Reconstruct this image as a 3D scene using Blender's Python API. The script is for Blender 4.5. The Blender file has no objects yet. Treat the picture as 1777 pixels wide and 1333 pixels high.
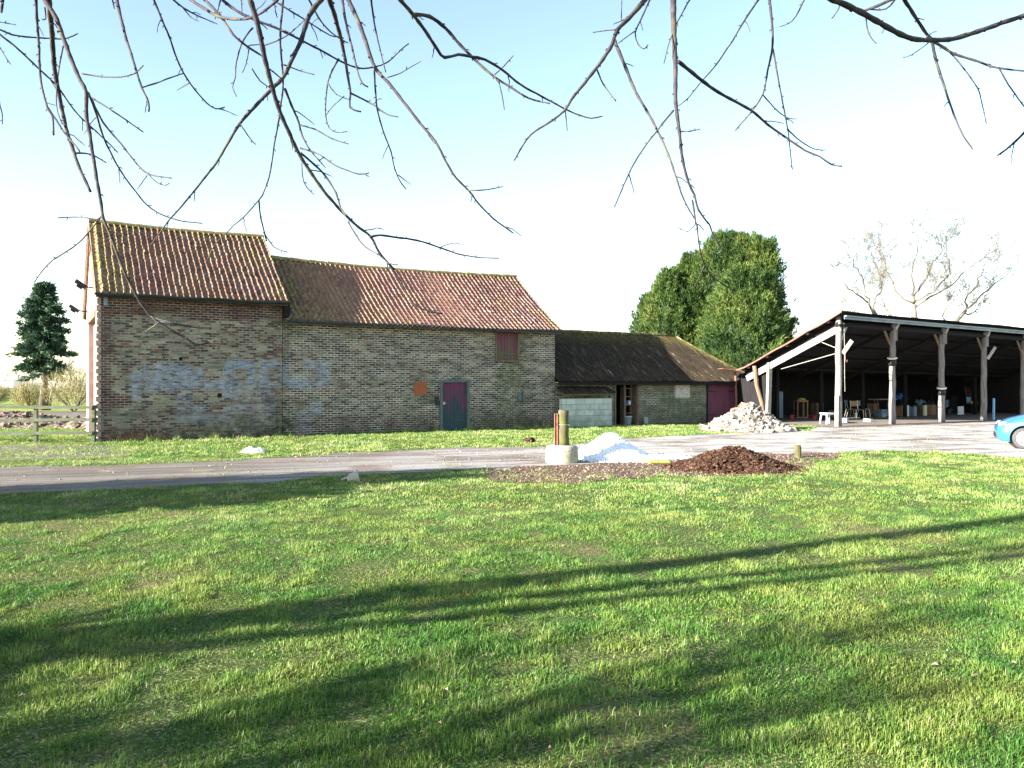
import bpy, bmesh, math, random
import numpy as np
from mathutils import Vector, Matrix, noise as mn
random.seed(7); rng = np.random.default_rng(11)
R = math.radians
scn = bpy.context.scene
COL = scn.collection
# ---- survey of the place: camera 1.7 m up, level; helpers that turn a sighting into a ground or wall position
F, CX, CY, H = 1400., 888.5, 667., 1.7
def ray(px, py, Y): return Vector(((px-CX)/F*Y, Y, H+(CY-py)/F*Y))
def G(px, py, z=0.):
    Y = F*(H-z)/(py-CY); return ((px-CX)/F*Y, Y)
UX, UY = 0.86019685, 0.50996214
YAW = math.atan2(UY, UX)
O = (-12.0599, 23.56435)
def onV(px, py, vv=0.):
    k = (px-CX)/F; x0 = O[0]-UY*vv; y0 = O[1]+UX*vv
    t = (k*y0-x0)/(UX-k*UY); return t, H+(CY-py)/F*(y0+UY*t)
def toBarn(x, y): return (x-O[0])*UX+(y-O[1])*UY, -(x-O[0])*UY+(y-O[1])*UX
def fromBarn(t, v): return O[0]+UX*t-UY*v, O[1]+UY*t+UX*v
# ---------------------------------------------------------------- scene tree helpers
def tag(o, label=None, cat=None, group=None, kind=None):
    if label: o['label'] = label
    if cat: o['category'] = cat
    if group: o['group'] = group
    if kind: o['kind'] = kind
    return o
def thing(name, label, cat, loc=(0, 0, 0), rz=0, group=None):
    o = bpy.data.objects.new(name, None); COL.objects.link(o)
    o.location = loc; o.rotation_euler = (0, 0, rz); o.empty_display_size = .2
    return tag(o, label, cat, group)
def copy_tree(o, parent=None):
    c = o.copy(); COL.objects.link(c)
    if parent: c.parent = parent
    for ch in list(o.children): copy_tree(ch, c)
    return c
class MB:
    def __init__(s): s.v = []; s.f = []; s.a = {}
    def add(s, vs, fs, **att):
        n = len(s.v); s.v += [tuple(p) for p in vs]; s.f += [tuple(i+n for i in f) for f in fs]
        for k, val in att.items():
            s.a.setdefault(k, [0.]*n)
            s.a[k] += list(val) if hasattr(val, '__len__') else [val]*len(vs)
        for k in s.a:
            if len(s.a[k]) < len(s.v): s.a[k] += [0.]*(len(s.v)-len(s.a[k]))
        return s
    def box(s, x0, x1, y0, y1, z0, z1, M=None, **att):
        vs = [Vector((x, y, z)) for z in (z0, z1) for y in (y0, y1) for x in (x0, x1)]
        if M: vs = [M @ p for p in vs]
        return s.add(vs, [(0, 2, 3, 1), (4, 5, 7, 6), (0, 1, 5, 4), (2, 6, 7, 3), (0, 4, 6, 2), (1, 3, 7, 5)], **att)
    def bar(s, a, b, w, d, up=(0, 0, 1), **att):
        a = Vector(a); b = Vector(b); z = (b-a).normalized(); u = Vector(up)
        if abs(z.dot(u)) > .99: u = Vector((0, 1, 0))
        x = z.cross(u).normalized(); y = x.cross(z)
        vs = [p+x*i*w/2+y*j*d/2 for p in (a, b) for i, j in ((-1, -1), (1, -1), (1, 1), (-1, 1))]
        return s.add(vs, [(3, 2, 1, 0), (4, 5, 6, 7), (0, 1, 5, 4), (1, 2, 6, 5), (2, 3, 7, 6), (3, 0, 4, 7)], **att)
    def tube(s, pts, rad, n=8, cap=True, **att):
        pts = [Vector(p) for p in pts]; m = len(pts)
        if not hasattr(rad, '__len__'): rad = [rad]*m
        vs = []; px = None
        for i in range(m):
            d = (pts[min(i+1, m-1)]-pts[max(i-1, 0)])
            d = d.normalized() if d.length > 1e-9 else Vector((0, 0, 1))
            if px is None:
                px = d.cross(Vector((0, 0, 1))) if abs(d.z) < .9 else d.cross(Vector((0, 1, 0)))
            px = (px-d*px.dot(d)).normalized(); py = d.cross(px)
            for k in range(n):
                a = 2*math.pi*k/n; vs.append(pts[i]+(px*math.cos(a)+py*math.sin(a))*rad[i])
        fs = [(i*n+k, i*n+(k+1) % n, (i+1)*n+(k+1) % n, (i+1)*n+k) for i in range(m-1) for k in range(n)]
        if cap: fs += [tuple(range(n))[::-1], tuple((m-1)*n+k for k in range(n))]
        return s.add(vs, fs, **att)
    def cyl(s, x, y, z0, z1, r0, r1=None, n=16, **att):
        return s.tube([(x, y, z0), (x, y, z1)], [r0, r1 if r1 is not None else r0], n, **att)
    def rock(s, c, r, sq=.7, n=1, **att):
        c = Vector(c); vs = []
        rot = Matrix.Rotation(random.random()*6.28, 3, 'Z') @ Matrix.Rotation(random.uniform(-.6, .6), 3, 'X') @ Matrix.Rotation(random.uniform(-.6, .6), 3, 'Y')
        sx, sy, sz = (random.uniform(.6, 1.2) for _ in range(3)); sz *= sq
        for i in (-1, 1):
            for j in (-1, 1):
                for k in (-1, 1):
                    p = Vector((i*sx, j*sy, k*sz))*r*random.uniform(.55, 1.)
                    vs.append(c+rot @ p)
        return s.add(vs, [(0, 1, 3, 2), (4, 6, 7, 5), (0, 4, 5, 1), (2, 3, 7, 6), (0, 2, 6, 4), (1, 5, 7, 3)], **att)
    def build(s, name, mat, parent=None, smooth=False, bevel=0):
        me = bpy.data.meshes.new(name)
        me.from_pydata(s.v, [], s.f)
        for k, val in s.a.items():
            at = me.attributes.new(k, 'FLOAT', 'POINT'); at.data.foreach_set('value', np.array(val, dtype=np.float32))
        if bevel:
            bm = bmesh.new(); bm.from_mesh(me)
            bmesh.ops.bevel(bm, geom=list(bm.edges), offset=bevel, segments=1, affect='EDGES', clamp_overlap=True)
            bm.to_mesh(me); bm.free()
        if smooth: me.polygons.foreach_set('use_smooth', [True]*len(me.polygons))
        o = bpy.data.objects.new(name, me); COL.objects.link(o)
        if mat: me.materials.append(mat)
        if parent: o.parent = parent
        return o
def fast_mesh(name, verts, faces, mat, parent=None, atts=None, smooth=False):
    """verts (n,3) array, faces (m,k) array with constant k"""
    me = bpy.data.meshes.new(name); n = len(verts); m, k = faces.shape
    me.vertices.add(n); me.vertices.foreach_set('co', verts.astype(np.float32).ravel())
    me.loops.add(m*k); me.loops.foreach_set('vertex_index', faces.astype(np.int32).ravel())
    me.polygons.add(m); me.polygons.foreach_set('loop_start', np.arange(0, m*k, k, dtype=np.int32))
    me.polygons.foreach_set('loop_total', np.full(m, k, dtype=np.int32))
    if smooth: me.polygons.foreach_set('use_smooth', np.ones(m, dtype=bool))
    for kk, val in (atts or {}).items():
        at = me.attributes.new(kk, 'FLOAT', 'POINT'); at.data.foreach_set('value', val.astype(np.float32))
    me.update(calc_edges=True); me.validate()
    o = bpy.data.objects.new(name, me); COL.objects.link(o); me.materials.append(mat)
    if parent: o.parent = parent
    return o
# ---------------------------------------------------------------- node helpers
class NT:
    def __init__(s, name):
        s.m = bpy.data.materials.new(name); s.m.use_nodes = True; s.t = s.m.node_tree
        s.t.nodes.clear(); s.out = s.t.nodes.new('ShaderNodeOutputMaterial')
    def n(s, typ, **kw):
        nd = s.t.nodes.new('ShaderNode'+typ)
        for k, v in kw.items():
            if hasattr(nd, k): setattr(nd, k, v)
        return nd
    def put(s, sock, v):
        if hasattr(v, 'is_output') or hasattr(v, 'links'): s.t.links.new(v, sock)
        elif isinstance(v, tuple) and len(v) == 3 and sock.type == 'RGBA': sock.default_value = (*v, 1)
        else: sock.default_value = v
    def obj(s): return s.n('TexCoord').outputs['Object']
    def pos(s): return s.n('NewGeometry').outputs['Position']
    def attr(s, a): return s.n('Attribute', attribute_name=a).outputs['Fac']
    def xyz(s, v):
        q = s.n('SeparateXYZ'); s.put(q.inputs[0], v); return q.outputs
    def comb(s, x, y, z):
        q = s.n('CombineXYZ')
        for i, a in enumerate((x, y, z)): s.put(q.inputs[i], a)
        return q.outputs[0]
    def math(s, op, a, b=0., c=None, clamp=False):
        q = s.n('Math', operation=op, use_clamp=clamp); s.put(q.inputs[0], a); s.put(q.inputs[1], b)
        if c is not None: s.put(q.inputs[2], c)
        return q.outputs[0]
    def scale(s, v, sc):
        q = s.n('VectorMath', operation='MULTIPLY'); s.put(q.inputs[0], v); s.put(q.inputs[1], sc if isinstance(sc, tuple) else (sc,)*3); return q.outputs[0]
    def addv(s, a, b):
        q = s.n('VectorMath', operation='ADD'); s.put(q.inputs[0], a); s.put(q.inputs[1], b); return q.outputs[0]
    def noise(s, v, sc, det=4., rough=.55, col=False, dist=0.):
        q = s.n('TexNoise'); s.put(q.inputs['Vector'], v); q.inputs['Scale'].default_value = sc
        q.inputs['Detail'].default_value = det; q.inputs['Roughness'].default_value = rough; q.inputs['Distortion'].default_value = dist
        return q.outputs['Color' if col else 'Fac']
    def vor(s, v, sc, out='Color'):
        q = s.n('TexVoronoi'); s.put(q.inputs['Vector'], v); q.inputs['Scale'].default_value = sc; return q.outputs[out]
    def ramp(s, f, stops, const=False):
        q = s.n('ValToRGB'); e = q.color_ramp.elements
        if const: q.color_ramp.interpolation = 'CONSTANT'
        while len(e) < len(stops): e.new(.5)
        for i, (p, c) in enumerate(stops):
            e[i].position = p; e[i].color = (*c, 1) if isinstance(c, tuple) else (c, c, c, 1)
        s.put(q.inputs[0], f); return q.outputs[0]
    def step(s, f, a, b):
        q = s.n('MapRange', clamp=True); s.put(q.inputs['Value'], f); q.inputs['From Min'].default_value = a; q.inputs['From Max'].default_value = b
        return q.outputs[0]
    def mix(s, f, a, b, mode='MIX'):
        q = s.n('MixRGB', blend_type=mode); s.put(q.inputs[0], f); s.put(q.inputs[1], a); s.put(q.inputs[2], b); return q.outputs[0]
    def bump(s, h, st, d=.01, nrm=None):
        q = s.n('Bump'); q.inputs['Strength'].default_value = st; q.inputs['Distance'].default_value = d; s.put(q.inputs['Height'], h)
        if nrm: s.put(q.inputs['Normal'], nrm)
        return q.outputs[0]
    def pbr(s, col, rough=.85, nrm=None, spec=.3, metal=0., trans=0., tcol=None):
        q = s.n('BsdfPrincipled'); s.put(q.inputs['Base Color'], col); s.put(q.inputs['Roughness'], rough)
        q.inputs['Specular IOR Level'].default_value = spec; q.inputs['Metallic'].default_value = metal
        if nrm: s.put(q.inputs['Normal'], nrm)
        res = q.outputs[0]
        if trans:
            tr = s.n('BsdfTranslucent'); s.put(tr.inputs[0], tcol if tcol is not None else col)
            mx = s.n('MixShader'); mx.inputs[0].default_value = trans
            s.t.links.new(res, mx.inputs[1]); s.t.links.new(tr.outputs[0], mx.inputs[2]); res = mx.outputs[0]
        s.t.links.new(res, s.out.inputs[0]); return s.m
def simple(name, c, rough=.8, var=.25, sc=8., bump=0., spec=.3, metal=0., c2=None):
    q = NT(name); v = q.obj(); nz = q.noise(v, sc, 5)
    c2 = c2 or tuple(x*(1-var) for x in c); c1 = tuple(min(1, x*(1+var*.6)) for x in c)
    col = q.ramp(nz, [(.3, c2), (.7, c1)])
    nr = q.bump(q.noise(v, sc*3, 5), bump, .01) if bump else None
    return q.pbr(col, rough, nr, spec, metal)
# ---------------------------------------------------------------- materials
def m_brick(name, pal, mortar, msize=.011, patch=None):
    q = NT(name); o = q.obj(); x, y, z = q.xyz(o)
    wob = q.scale(q.addv(q.noise(o, 1.3, 3, col=True), (-.5, -.5, -.5)), .035)
    vec = q.addv(q.comb(q.math('ADD', x, y), z, 0.), wob)
    b = q.n('TexBrick', offset=.5, squash=1.); q.put(b.inputs['Vector'], vec)
    b.inputs['Color1'].default_value = (0, 0, 0, 1); b.inputs['Color2'].default_value = (1, 1, 1, 1); b.inputs['Mortar'].default_value = (.5, .5, .5, 1)
    b.inputs['Scale'].default_value = 1; b.inputs['Mortar Size'].default_value = msize; b.inputs['Mortar Smooth'].default_value = .3
    b.inputs['Brick Width'].default_value = .225; b.inputs['Row Height'].default_value = .075
    rnd = q.math('ADD', q.math('MULTIPLY', b.outputs['Color'], .8), q.math('MULTIPLY', q.noise(o, 1.1, 4), .45))
    rnd = q.math('SUBTRACT', rnd, .12)
    big = q.noise(q.scale(o, (1, 1, 2.2)), .9, 5, .7)
    col = q.ramp(rnd, pal, True)
    col = q.mix(q.step(q.noise(o, 30, 3), .3, .8), col, q.mix(.55, col, (.06, .05, .045)))
    col = q.mix(q.step(big, .38, .6), q.mix(.45, col, (.05, .042, .04)), q.mix(.06, col, (.30, .30, .24)))
    redc = q.ramp(b.outputs['Color'], [(0, (.055, .03, .032)), (.35, (.10, .048, .042)), (.7, (.13, .06, .05)), (.9, (.05, .032, .038))], True)
    col = q.mix(q.attr('red'), col, redc)
    mort = q.mix(q.step(q.noise(q.scale(o, (.7, .7, 2.)), 1.6, 5, .7), .42, .6), mortar, tuple(c*.35 for c in mortar))
    col = q.mix(b.outputs['Fac'], col, mort)
    # worn limewash / faded paint, damp, moss – wall attributes; reveals and low eaves darkened too
    nz = q.noise(q.scale(o, (4, 4, 13)), 1.2, 5, .65)
    pm = q.math('MULTIPLY', q.attr('paint'), q.math('MULTIPLY', q.step(nz, .36, .62), .85), clamp=True)
    col = q.mix(pm, col, q.mix(q.step(nz, .4, .65), (.20, .25, .36), (.40, .48, .62)))
    mm = q.math('MULTIPLY', q.attr('moss'), q.step(q.noise(o, 5, 6, .7), .38, .62), clamp=True)
    col = q.mix(mm, col, q.mix(q.noise(o, 17, 3), (.03, .05, .015), (.10, .14, .05)))
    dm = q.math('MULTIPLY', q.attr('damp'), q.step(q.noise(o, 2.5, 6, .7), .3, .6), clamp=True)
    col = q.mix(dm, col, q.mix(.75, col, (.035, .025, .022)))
    wm = q.math('MULTIPLY', q.attr('white'), q.step(nz, .3, .5), clamp=True)
    col = q.mix(wm, col, (.55, .5, .46))
    hgt = q.math('SUBTRACT', q.math('MULTIPLY', q.noise(o, 45, 4), .3), q.math('MULTIPLY', b.outputs['Fac'], .8))
    hgt = q.math('ADD', hgt, q.math('MULTIPLY', b.outputs['Color'], .35))
    return q.pbr(col, .92, q.bump(hgt, .9, .012), .15)
PAL_OLD = [(0, (.03, .028, .03)), (.14, (.15, .07, .05)), (.24, (.32, .275, .185)), (.36, (.09, .078, .066)), (.46, (.40, .35, .25)), (.60, (.25, .12, .08)), (.68, (.24, .235, .17)), (.80, (.44, .39, .29)), (.90, (.06, .052, .05))]
PAL_MAIN = [(0, (.025, .024, .028)), (.18, (.12, .075, .052)), (.30, (.27, .225, .15)), (.42, (.06, .052, .048)), (.54, (.32, .27, .185)), (.68, (.20, .10, .068)), (.78, (.18, .17, .125)), (.88, (.03, .028, .035))]
BRICK_TOWER = m_brick('patchy_reclaimed_brick', PAL_OLD, (.38, .34, .27), .010)
BRICK_MAIN = m_brick('dark_stock_brick', PAL_MAIN, (.56, .52, .43), .0120)
BRICK_LOW = m_brick('mossy_stock_brick', [(0, (.06, .06, .05)), (.2, (.13, .12, .085)), (.4, (.20, .19, .13)), (.6, (.15, .15, .11)), (.8, (.17, .12, .08)), (.92, (.08, .08, .07))], (.42, .42, .34), .0125)
def m_gable():
    q = NT('rendered_gable_wall'); o = q.obj()
    c = q.ramp(q.noise(o, 1.5, 6, .65), [(.3, (.34, .24, .20)), (.55, (.46, .36, .31)), (.8, (.55, .47, .42))])
    return q.pbr(c, .9, q.bump(q.noise(o, 14, 5), .4, .02), .2)
GABLE = m_gable()
def m_tile(name, lich=.0):
    q = NT(name); o = q.obj(); r = q.attr('rnd')
    c = q.ramp(r, [(0, (.10, .055, .05)), (.25, (.18, .092, .075)), (.5, (.24, .135, .11)), (.75, (.28, .175, .145)), (.9, (.16, .10, .09)), (1, (.34, .25, .21))])
    c = q.mix(q.step(q.noise(o, 9, 6, .7), .45, .75), c, (.17, .11, .085))
    n1 = q.noise(o, 14, 5, .7)
    lf = q.math('MULTIPLY', q.attr('lich'), q.step(n1, .45, .6), clamp=True)
    c = q.mix(lf, c, q.mix(q.noise(o, 40, 2), (.36, .29, .05), (.58, .50, .13)))
    mf = q.math('MULTIPLY', q.attr('moss'), q.step(q.noise(o, 6, 5, .7), .38, .62), clamp=True)
    c = q.mix(mf, c, q.mix(q.noise(o, 25, 3), (.025, .028, .012), (.08, .075, .03)))
    return q.pbr(c, .85, q.bump(q.noise(o, 60, 4), .5, .008), .2)
TILE = m_tile('clay_pantile')
def m_ridge():
    q = NT('lichened_ridge_tile'); o = q.obj()
    c = q.ramp(q.noise(o, 9, 6, .7), [(.3, (.09, .085, .035)), (.5, (.22, .20, .08)), (.62, (.33, .17, .10)), (.75, (.42, .38, .18))])
    return q.pbr(c, .9, q.bump(q.noise(o, 40, 4), .5, .01), .2)
RIDGE = m_ridge()
def m_sheet():
    q = NT('mossy_cement_sheet'); o = q.obj(); x, y, z = q.xyz(o)
    st = q.noise(q.scale(o, (5, .9, .9)), 1.6, 5, .65)
    c = q.ramp(st, [(.3, (.008, .007, .007)), (.5, (.022, .015, .012)), (.62, (.06, .038, .027)), (.74, (.28, .24, .21))])
    sp = q.step(q.noise(q.scale(o, (3, 1.2, 1.2)), 9, 5, .8), .62, .70)
    c = q.mix(sp, c, (.50, .46, .42))
    c = q.mix(q.math('MULTIPLY', q.attr('moss'), q.step(q.noise(o, 7, 5, .7), .35, .6), clamp=True), c, q.mix(q.noise(o, 30, 2), (.05, .04, .012), (.16, .13, .035)))
    return q.pbr(c, .9, q.bump(q.noise(o, 22, 5, .7), .8, .03), .15)
SHEET = m_sheet()
def m_wood(name, c1, c2, rough=.85, along=(1, 1, 9), moss=None):
    q = NT(name); o = q.obj()
    s = q.noise(q.scale(o, (22/along[0], 22/along[1], 22/along[2])), 1., 6, .6)
    c = q.ramp(s, [(.3, c1), (.68, c2)])
    if moss: c = q.mix(q.step(q.noise(o, 4, 5, .7), .42, .6), c, moss)
    return q.pbr(c, rough, q.bump(s, .5, .01), .2)
POLE = m_wood('weathered_pole_timber', (.10, .09, .085), (.25, .23, .215))
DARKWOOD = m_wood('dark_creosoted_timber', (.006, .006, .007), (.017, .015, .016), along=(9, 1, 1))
BEAMW = m_wood('bleached_timber', (.22, .20, .17), (.40, .37, .33), along=(1, 9, 3))
OLDWOOD = m_wood('old_brown_timber', (.09, .06, .04), (.22, .16, .11))
FENCEW = m_wood('grey_green_fence_timber', (.05, .055, .04), (.13, .135, .10), along=(8, 8, 2), moss=(.075, .095, .045))
POSTW = m_wood('mossy_post_timber', (.055, .045, .03), (.12, .10, .06), moss=(.10, .115, .025))
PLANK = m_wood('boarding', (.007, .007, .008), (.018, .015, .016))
CASE = m_wood('varnished_cupboard_wood', (.20, .10, .05), (.42, .24, .13))
def m_door(name, base, dark, green, amt):
    q = NT(name); o = q.obj(); x, y, z = q.xyz(o)
    pl = q.math('FRACT', q.math('MULTIPLY', x, 7.))
    gap = q.math('LESS_THAN', pl, .07)
    s = q.noise(q.scale(o, (14, 14, 2.)), 1., 5, .65)
    c = q.ramp(s, [(.3, dark), (.65, base)])
    z01 = q.math('ADD', q.math('MULTIPLY', z, -.45), amt)
    g = q.step(q.math('ADD', z01, q.math('MULTIPLY', q.noise(o, 3.2, 5, .7), 1.6)), .45, .75)
    c = q.mix(g, c, q.mix(q.noise(o, 9, 3), green, tuple(k*.5 for k in green)))
    c = q.mix(gap, c, (.015, .01, .012))
    return q.pbr(c, .75, q.bump(q.math('ADD', s, q.math('MULTIPLY', gap, -3.)), .5, .01), .3)
DOOR = m_door('faded_maroon_paint', (.16, .035, .085), (.09, .025, .05), (.035, .075, .085), .28)
DOOR2 = m_door('faded_plum_paint', (.17, .05, .085), (.115, .035, .06), (.06, .07, .06), -.35)
HATCH = m_door('faded_hatch_paint', (.17, .05, .07), (.10, .035, .05), (.12, .13, .06), 1.12)
FRAME = simple('blue_grey_frame_paint', (.09, .13, .12), .7, .4, 12, .3)
BLOCK = None
def m_block():
    q = NT('concrete_block'); o = q.obj(); x, y, z = q.xyz(o)
    b = q.n('TexBrick', offset=.5); q.put(b.inputs['Vector'], q.comb(q.math('ADD', x, y), z, 0.))
    b.inputs['Color1'].default_value = (.40, .43, .40, 1); b.inputs['Color2'].default_value = (.50, .54, .50, 1); b.inputs['Mortar'].default_value = (.24, .26, .23, 1)
    b.inputs['Scale'].default_value = 1; b.inputs['Mortar Size'].default_value = .012; b.inputs['Brick Width'].default_value = .45; b.inputs['Row Height'].default_value = .225
    g = q.step(q.math('SUBTRACT', q.noise(o, 2.5, 5, .7), q.math('MULTIPLY', z, .25)), .28, .55)
    c = q.mix(q.math('MULTIPLY', g, .7), b.outputs['Color'], (.16, .20, .12))
    return q.pbr(c, .9, q.bump(q.noise(o, 40, 4), .3, .01), .2)
BLOCK = m_block()
def m_conc(name='mossy_concrete', g=(.16, .17, .05)):
    q = NT(name); o = q.obj()
    c = q.ramp(q.noise(o, 5, 6, .7), [(.3, (.22, .20, .16)), (.6, (.42, .39, .32))])
    c = q.mix(q.step(q.noise(o, 3, 5, .7), .48, .68), c, g)
    return q.pbr(c, .92, q.bump(q.noise(o, 30, 5), .5, .02), .2)
CONC = m_conc()
def m_ground():
    q = NT('turf_soil'); p = q.pos()
    big = q.noise(p, .35, 5, .6); mid = q.noise(p, 2.2, 5, .65); fine = q.noise(p, 22, 4, .7)
    c = q.ramp(mid, [(.3, (.03, .065, .012)), (.5, (.065, .115, .022)), (.7, (.12, .14, .04))])
    c = q.mix(q.step(big, .5, .65), c, (.20, .17, .07))
    c = q.mix(q.step(fine, .38, .62), q.mix(.55, c, (.05, .038, .02)), c)
    v2 = q.xyz(q.vor(p, 70, 'Color'))[0]; c = q.mix(q.step(v2, .8, .9), c, (.24, .21, .10)); c = q.mix(q.step(v2, .15, .05), c, (.03, .04, .012))
    return q.pbr(c, .95, q.bump(q.math('ADD', fine, q.math('MULTIPLY', v2, .5)), 1., .04), .1)
GROUND = m_ground()
def m_field():
    q = NT('far_pasture'); p = q.pos()
    c = q.ramp(q.noise(p, .05, 5, .6), [(.3, (.13, .18, .035)), (.6, (.22, .26, .06)), (.8, (.30, .29, .11))])
    return q.pbr(c, .95, None, .1)
def m_track():
    q = NT('compacted_gravel'); p = q.pos(); x, y, z = q.xyz(p)
    rv = q.n('VectorRotate', rotation_type='Z_AXIS'); q.put(rv.inputs['Vector'], p); rv.inputs['Angle'].default_value = -.30
    st = q.noise(q.scale(rv.outputs[0], (.22, 2.6, 1)), 1., 5, .65, dist=.6)
    big = q.noise(p, .5, 5, .6); fine = q.noise(p, 30, 4, .75)
    right = q.math('MULTIPLY', q.step(x, -6., 3.), q.step(q.noise(p, .7, 5, .65), .30, .48))
    dark = q.ramp(st, [(.3, (.06, .046, .036)), (.48, (.13, .108, .09)), (.7, (.22, .192, .168))])
    lite = q.ramp(st, [(.30, (.085, .06, .045)), (.40, (.19, .15, .12)), (.50, (.40, .37, .345)), (.75, (.52, .50, .49))])
    c = q.mix(right, dark, lite)
    c = q.mix(q.math('MULTIPLY', q.step(big, .52, .64), .75), c, (.13, .09, .062))
    c = q.mix(q.math('MULTIPLY', q.step(q.noise(p, 1.1, 4), .60, .7), .5), c, (.26, .25, .12))
    c = q.mix(q.step(fine, .5, .85), c, q.mix(.7, c, (.07, .06, .05)))
    h = q.math('ADD', q.math('MULTIPLY', fine, .5), q.math('MULTIPLY', st, 2.))
    return q.pbr(c, .9, q.bump(h, .7, .03), .25)
TRACK = m_track()
def m_mulch(name, a, b, c3, sc=26):
    q = NT(name); p = q.pos()
    v = q.xyz(q.vor(p, sc, 'Color'))[0]
    c = q.ramp(v, [(.2, a), (.6, b), (.95, c3)])
    c = q.mix(q.step(q.noise(p, 3., 5), .4, .75), c, tuple(k*.6 for k in b))
    return q.pbr(c, .95, q.bump(q.noise(p, sc*1.4, 4, .8), 1., .04), .1)
MULCH = m_mulch('brown_manure', (.03, .016, .011), (.085, .042, .027), (.18, .105, .065))
LIME = simple('white_crushed_lime', (.84, .84, .84), .9, .06, 6, .5)
RUBM = m_mulch('broken_concrete_rubble', (.15, .12, .095), (.30, .26, .22), (.46, .42, .38), 5)
RUBDARK = m_mulch('earthy_rubble', (.10, .07, .05), (.21, .155, .12), (.36, .30, .26), 8)
def m_attrcol(name, stops, trans=.0, rough=.6, spec=.2, patch=False):
    q = NT(name); r = q.attr('rnd'); c = q.ramp(r, stops)
    if patch:
        p = q.pos()
        b1 = q.step(q.math('ADD', q.math('MULTIPLY', q.noise(p, .55, 4, .6), .7), q.math('MULTIPLY', q.noise(p, 2.8, 3, .6), .3)), .46, .58)
        c = q.mix(q.math('MULTIPLY', b1, .42), c, (.25, .24, .06))
        g = q.step(q.noise(q.addv(p, (31., 7., 0.)), 1.3, 4, .6), .48, .62)
        c = q.mix(q.math('MULTIPLY', g, .7), c, (.04, .135, .022))
    return q.pbr(c, rough, None, spec, 0, trans)
GRASS = m_attrcol('grass_blade', [(0, (.022, .07, .014)), (.3, (.06, .15, .022)), (.55, (.13, .245, .036)), (.8, (.24, .33, .075)), (1, (.44, .42, .22))], .30, .5, .25, True)
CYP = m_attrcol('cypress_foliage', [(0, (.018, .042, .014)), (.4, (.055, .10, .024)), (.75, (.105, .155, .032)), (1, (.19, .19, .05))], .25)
CON = m_attrcol('blue_green_foliage', [(0, (.02, .045, .026)), (.5, (.045, .095, .055)), (1, (.11, .16, .08))], .15)
BUSH = m_attrcol('bare_bush_twigs', [(0, (.16, .13, .06)), (.6, (.32, .28, .12)), (1, (.42, .38, .2))])
FARW = m_attrcol('far_winter_wood', [(0, (.20, .19, .18)), (1, (.34, .32, .30))])
LITTER = m_attrcol('dry_litter', [(0, (.10, .05, .03)), (.6, (.17, .10, .065)), (1, (.34, .26, .19))])
def m_bark(name, a, b, c3, sc=14, li=None):
    q = NT(name); o = q.obj()
    c = q.ramp(q.noise(o, sc, 5, .65), [(.3, a), (.52, b), (.75, c3)])
    if li: c = q.mix(q.step(q.noise(o, sc*.4, 4), .52, .66), c, li)
    return q.pbr(c, .8, q.bump(q.noise(o, sc*3, 4), .5, .01), .3)
BARK = m_bark('grey_purple_bark', (.018, .014, .019), (.036, .028, .032), (.085, .066, .06), 16, (.075, .066, .035))
BARKP = m_bark('pale_winter_bark', (.09, .08, .07), (.16, .14, .12), (.24, .21, .18), 5, (.17, .16, .08))
BARKD = m_bark('dark_bark', (.05, .045, .035), (.12, .10, .075), (.20, .17, .13), 6)
GUTTER = simple('dark_iron_gutter', (.035, .04, .04), .5, .4, 6, .2, .4)
GALV = simple('galvanised_sheet', (.20, .24, .27), .5, .35, 4, .2, .5, .3)
SHEDROOF = simple('dark_shed_sheet', (.013, .013, .016), .8, .4, 3, .2)  # near-black base colour, lowered to deepen the shade under the shed roof
RUST = simple('rusty_steel', (.22, .10, .07), .8, .4, 18, .3)
BLACK = simple('black_plastic', (.015, .015, .017), .5, .2, 8)
FLOOR = simple('dusty_concrete_floor', (.20, .165, .14), .9, .35, 2.5, .3)
WHITEP = simple('white_board', (.62, .64, .62), .6, .12, 4)
CREAM = simple('cream_plastic', (.62, .58, .42), .5, .1, 4)
BLUE = simple('blue_plastic', (.05, .11, .38), .5, .2, 4)
PALEBLUE = simple('pale_blue_paint', (.22, .45, .68), .5, .15, 4)
GREYP = simple('blue_grey_plastic', (.20, .26, .32), .5, .2, 5)
YELL = simple('mustard_cloth', (.42, .36, .05), .9, .3, 6)
REDP = simple('red_plastic', (.35, .03, .03), .5, .2, 5)
CARD = simple('brown_cardboard', (.30, .17, .11), .85, .15, 4)
TEAL = simple('grey_teal_fabric', (.10, .20, .22), .9, .3, 6)
TUBEM = simple('tubular_metal', (.42, .42, .36), .4, .2, 6, 0, .5, .6)
POLY = simple('white_polythene', (.70, .74, .78), .4, .1, 8, .4, .5)
TERRA = simple('orange_brick_infill', (.34, .10, .045), .85, .5, 26, .6)
PINKST = simple('pink_kerb_stone', (.44, .30, .24), .9, .2, 12, .3)
YSTONE = simple('yellow_mossy_stone', (.24, .24, .06), .9, .4, 12, .3)
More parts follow.
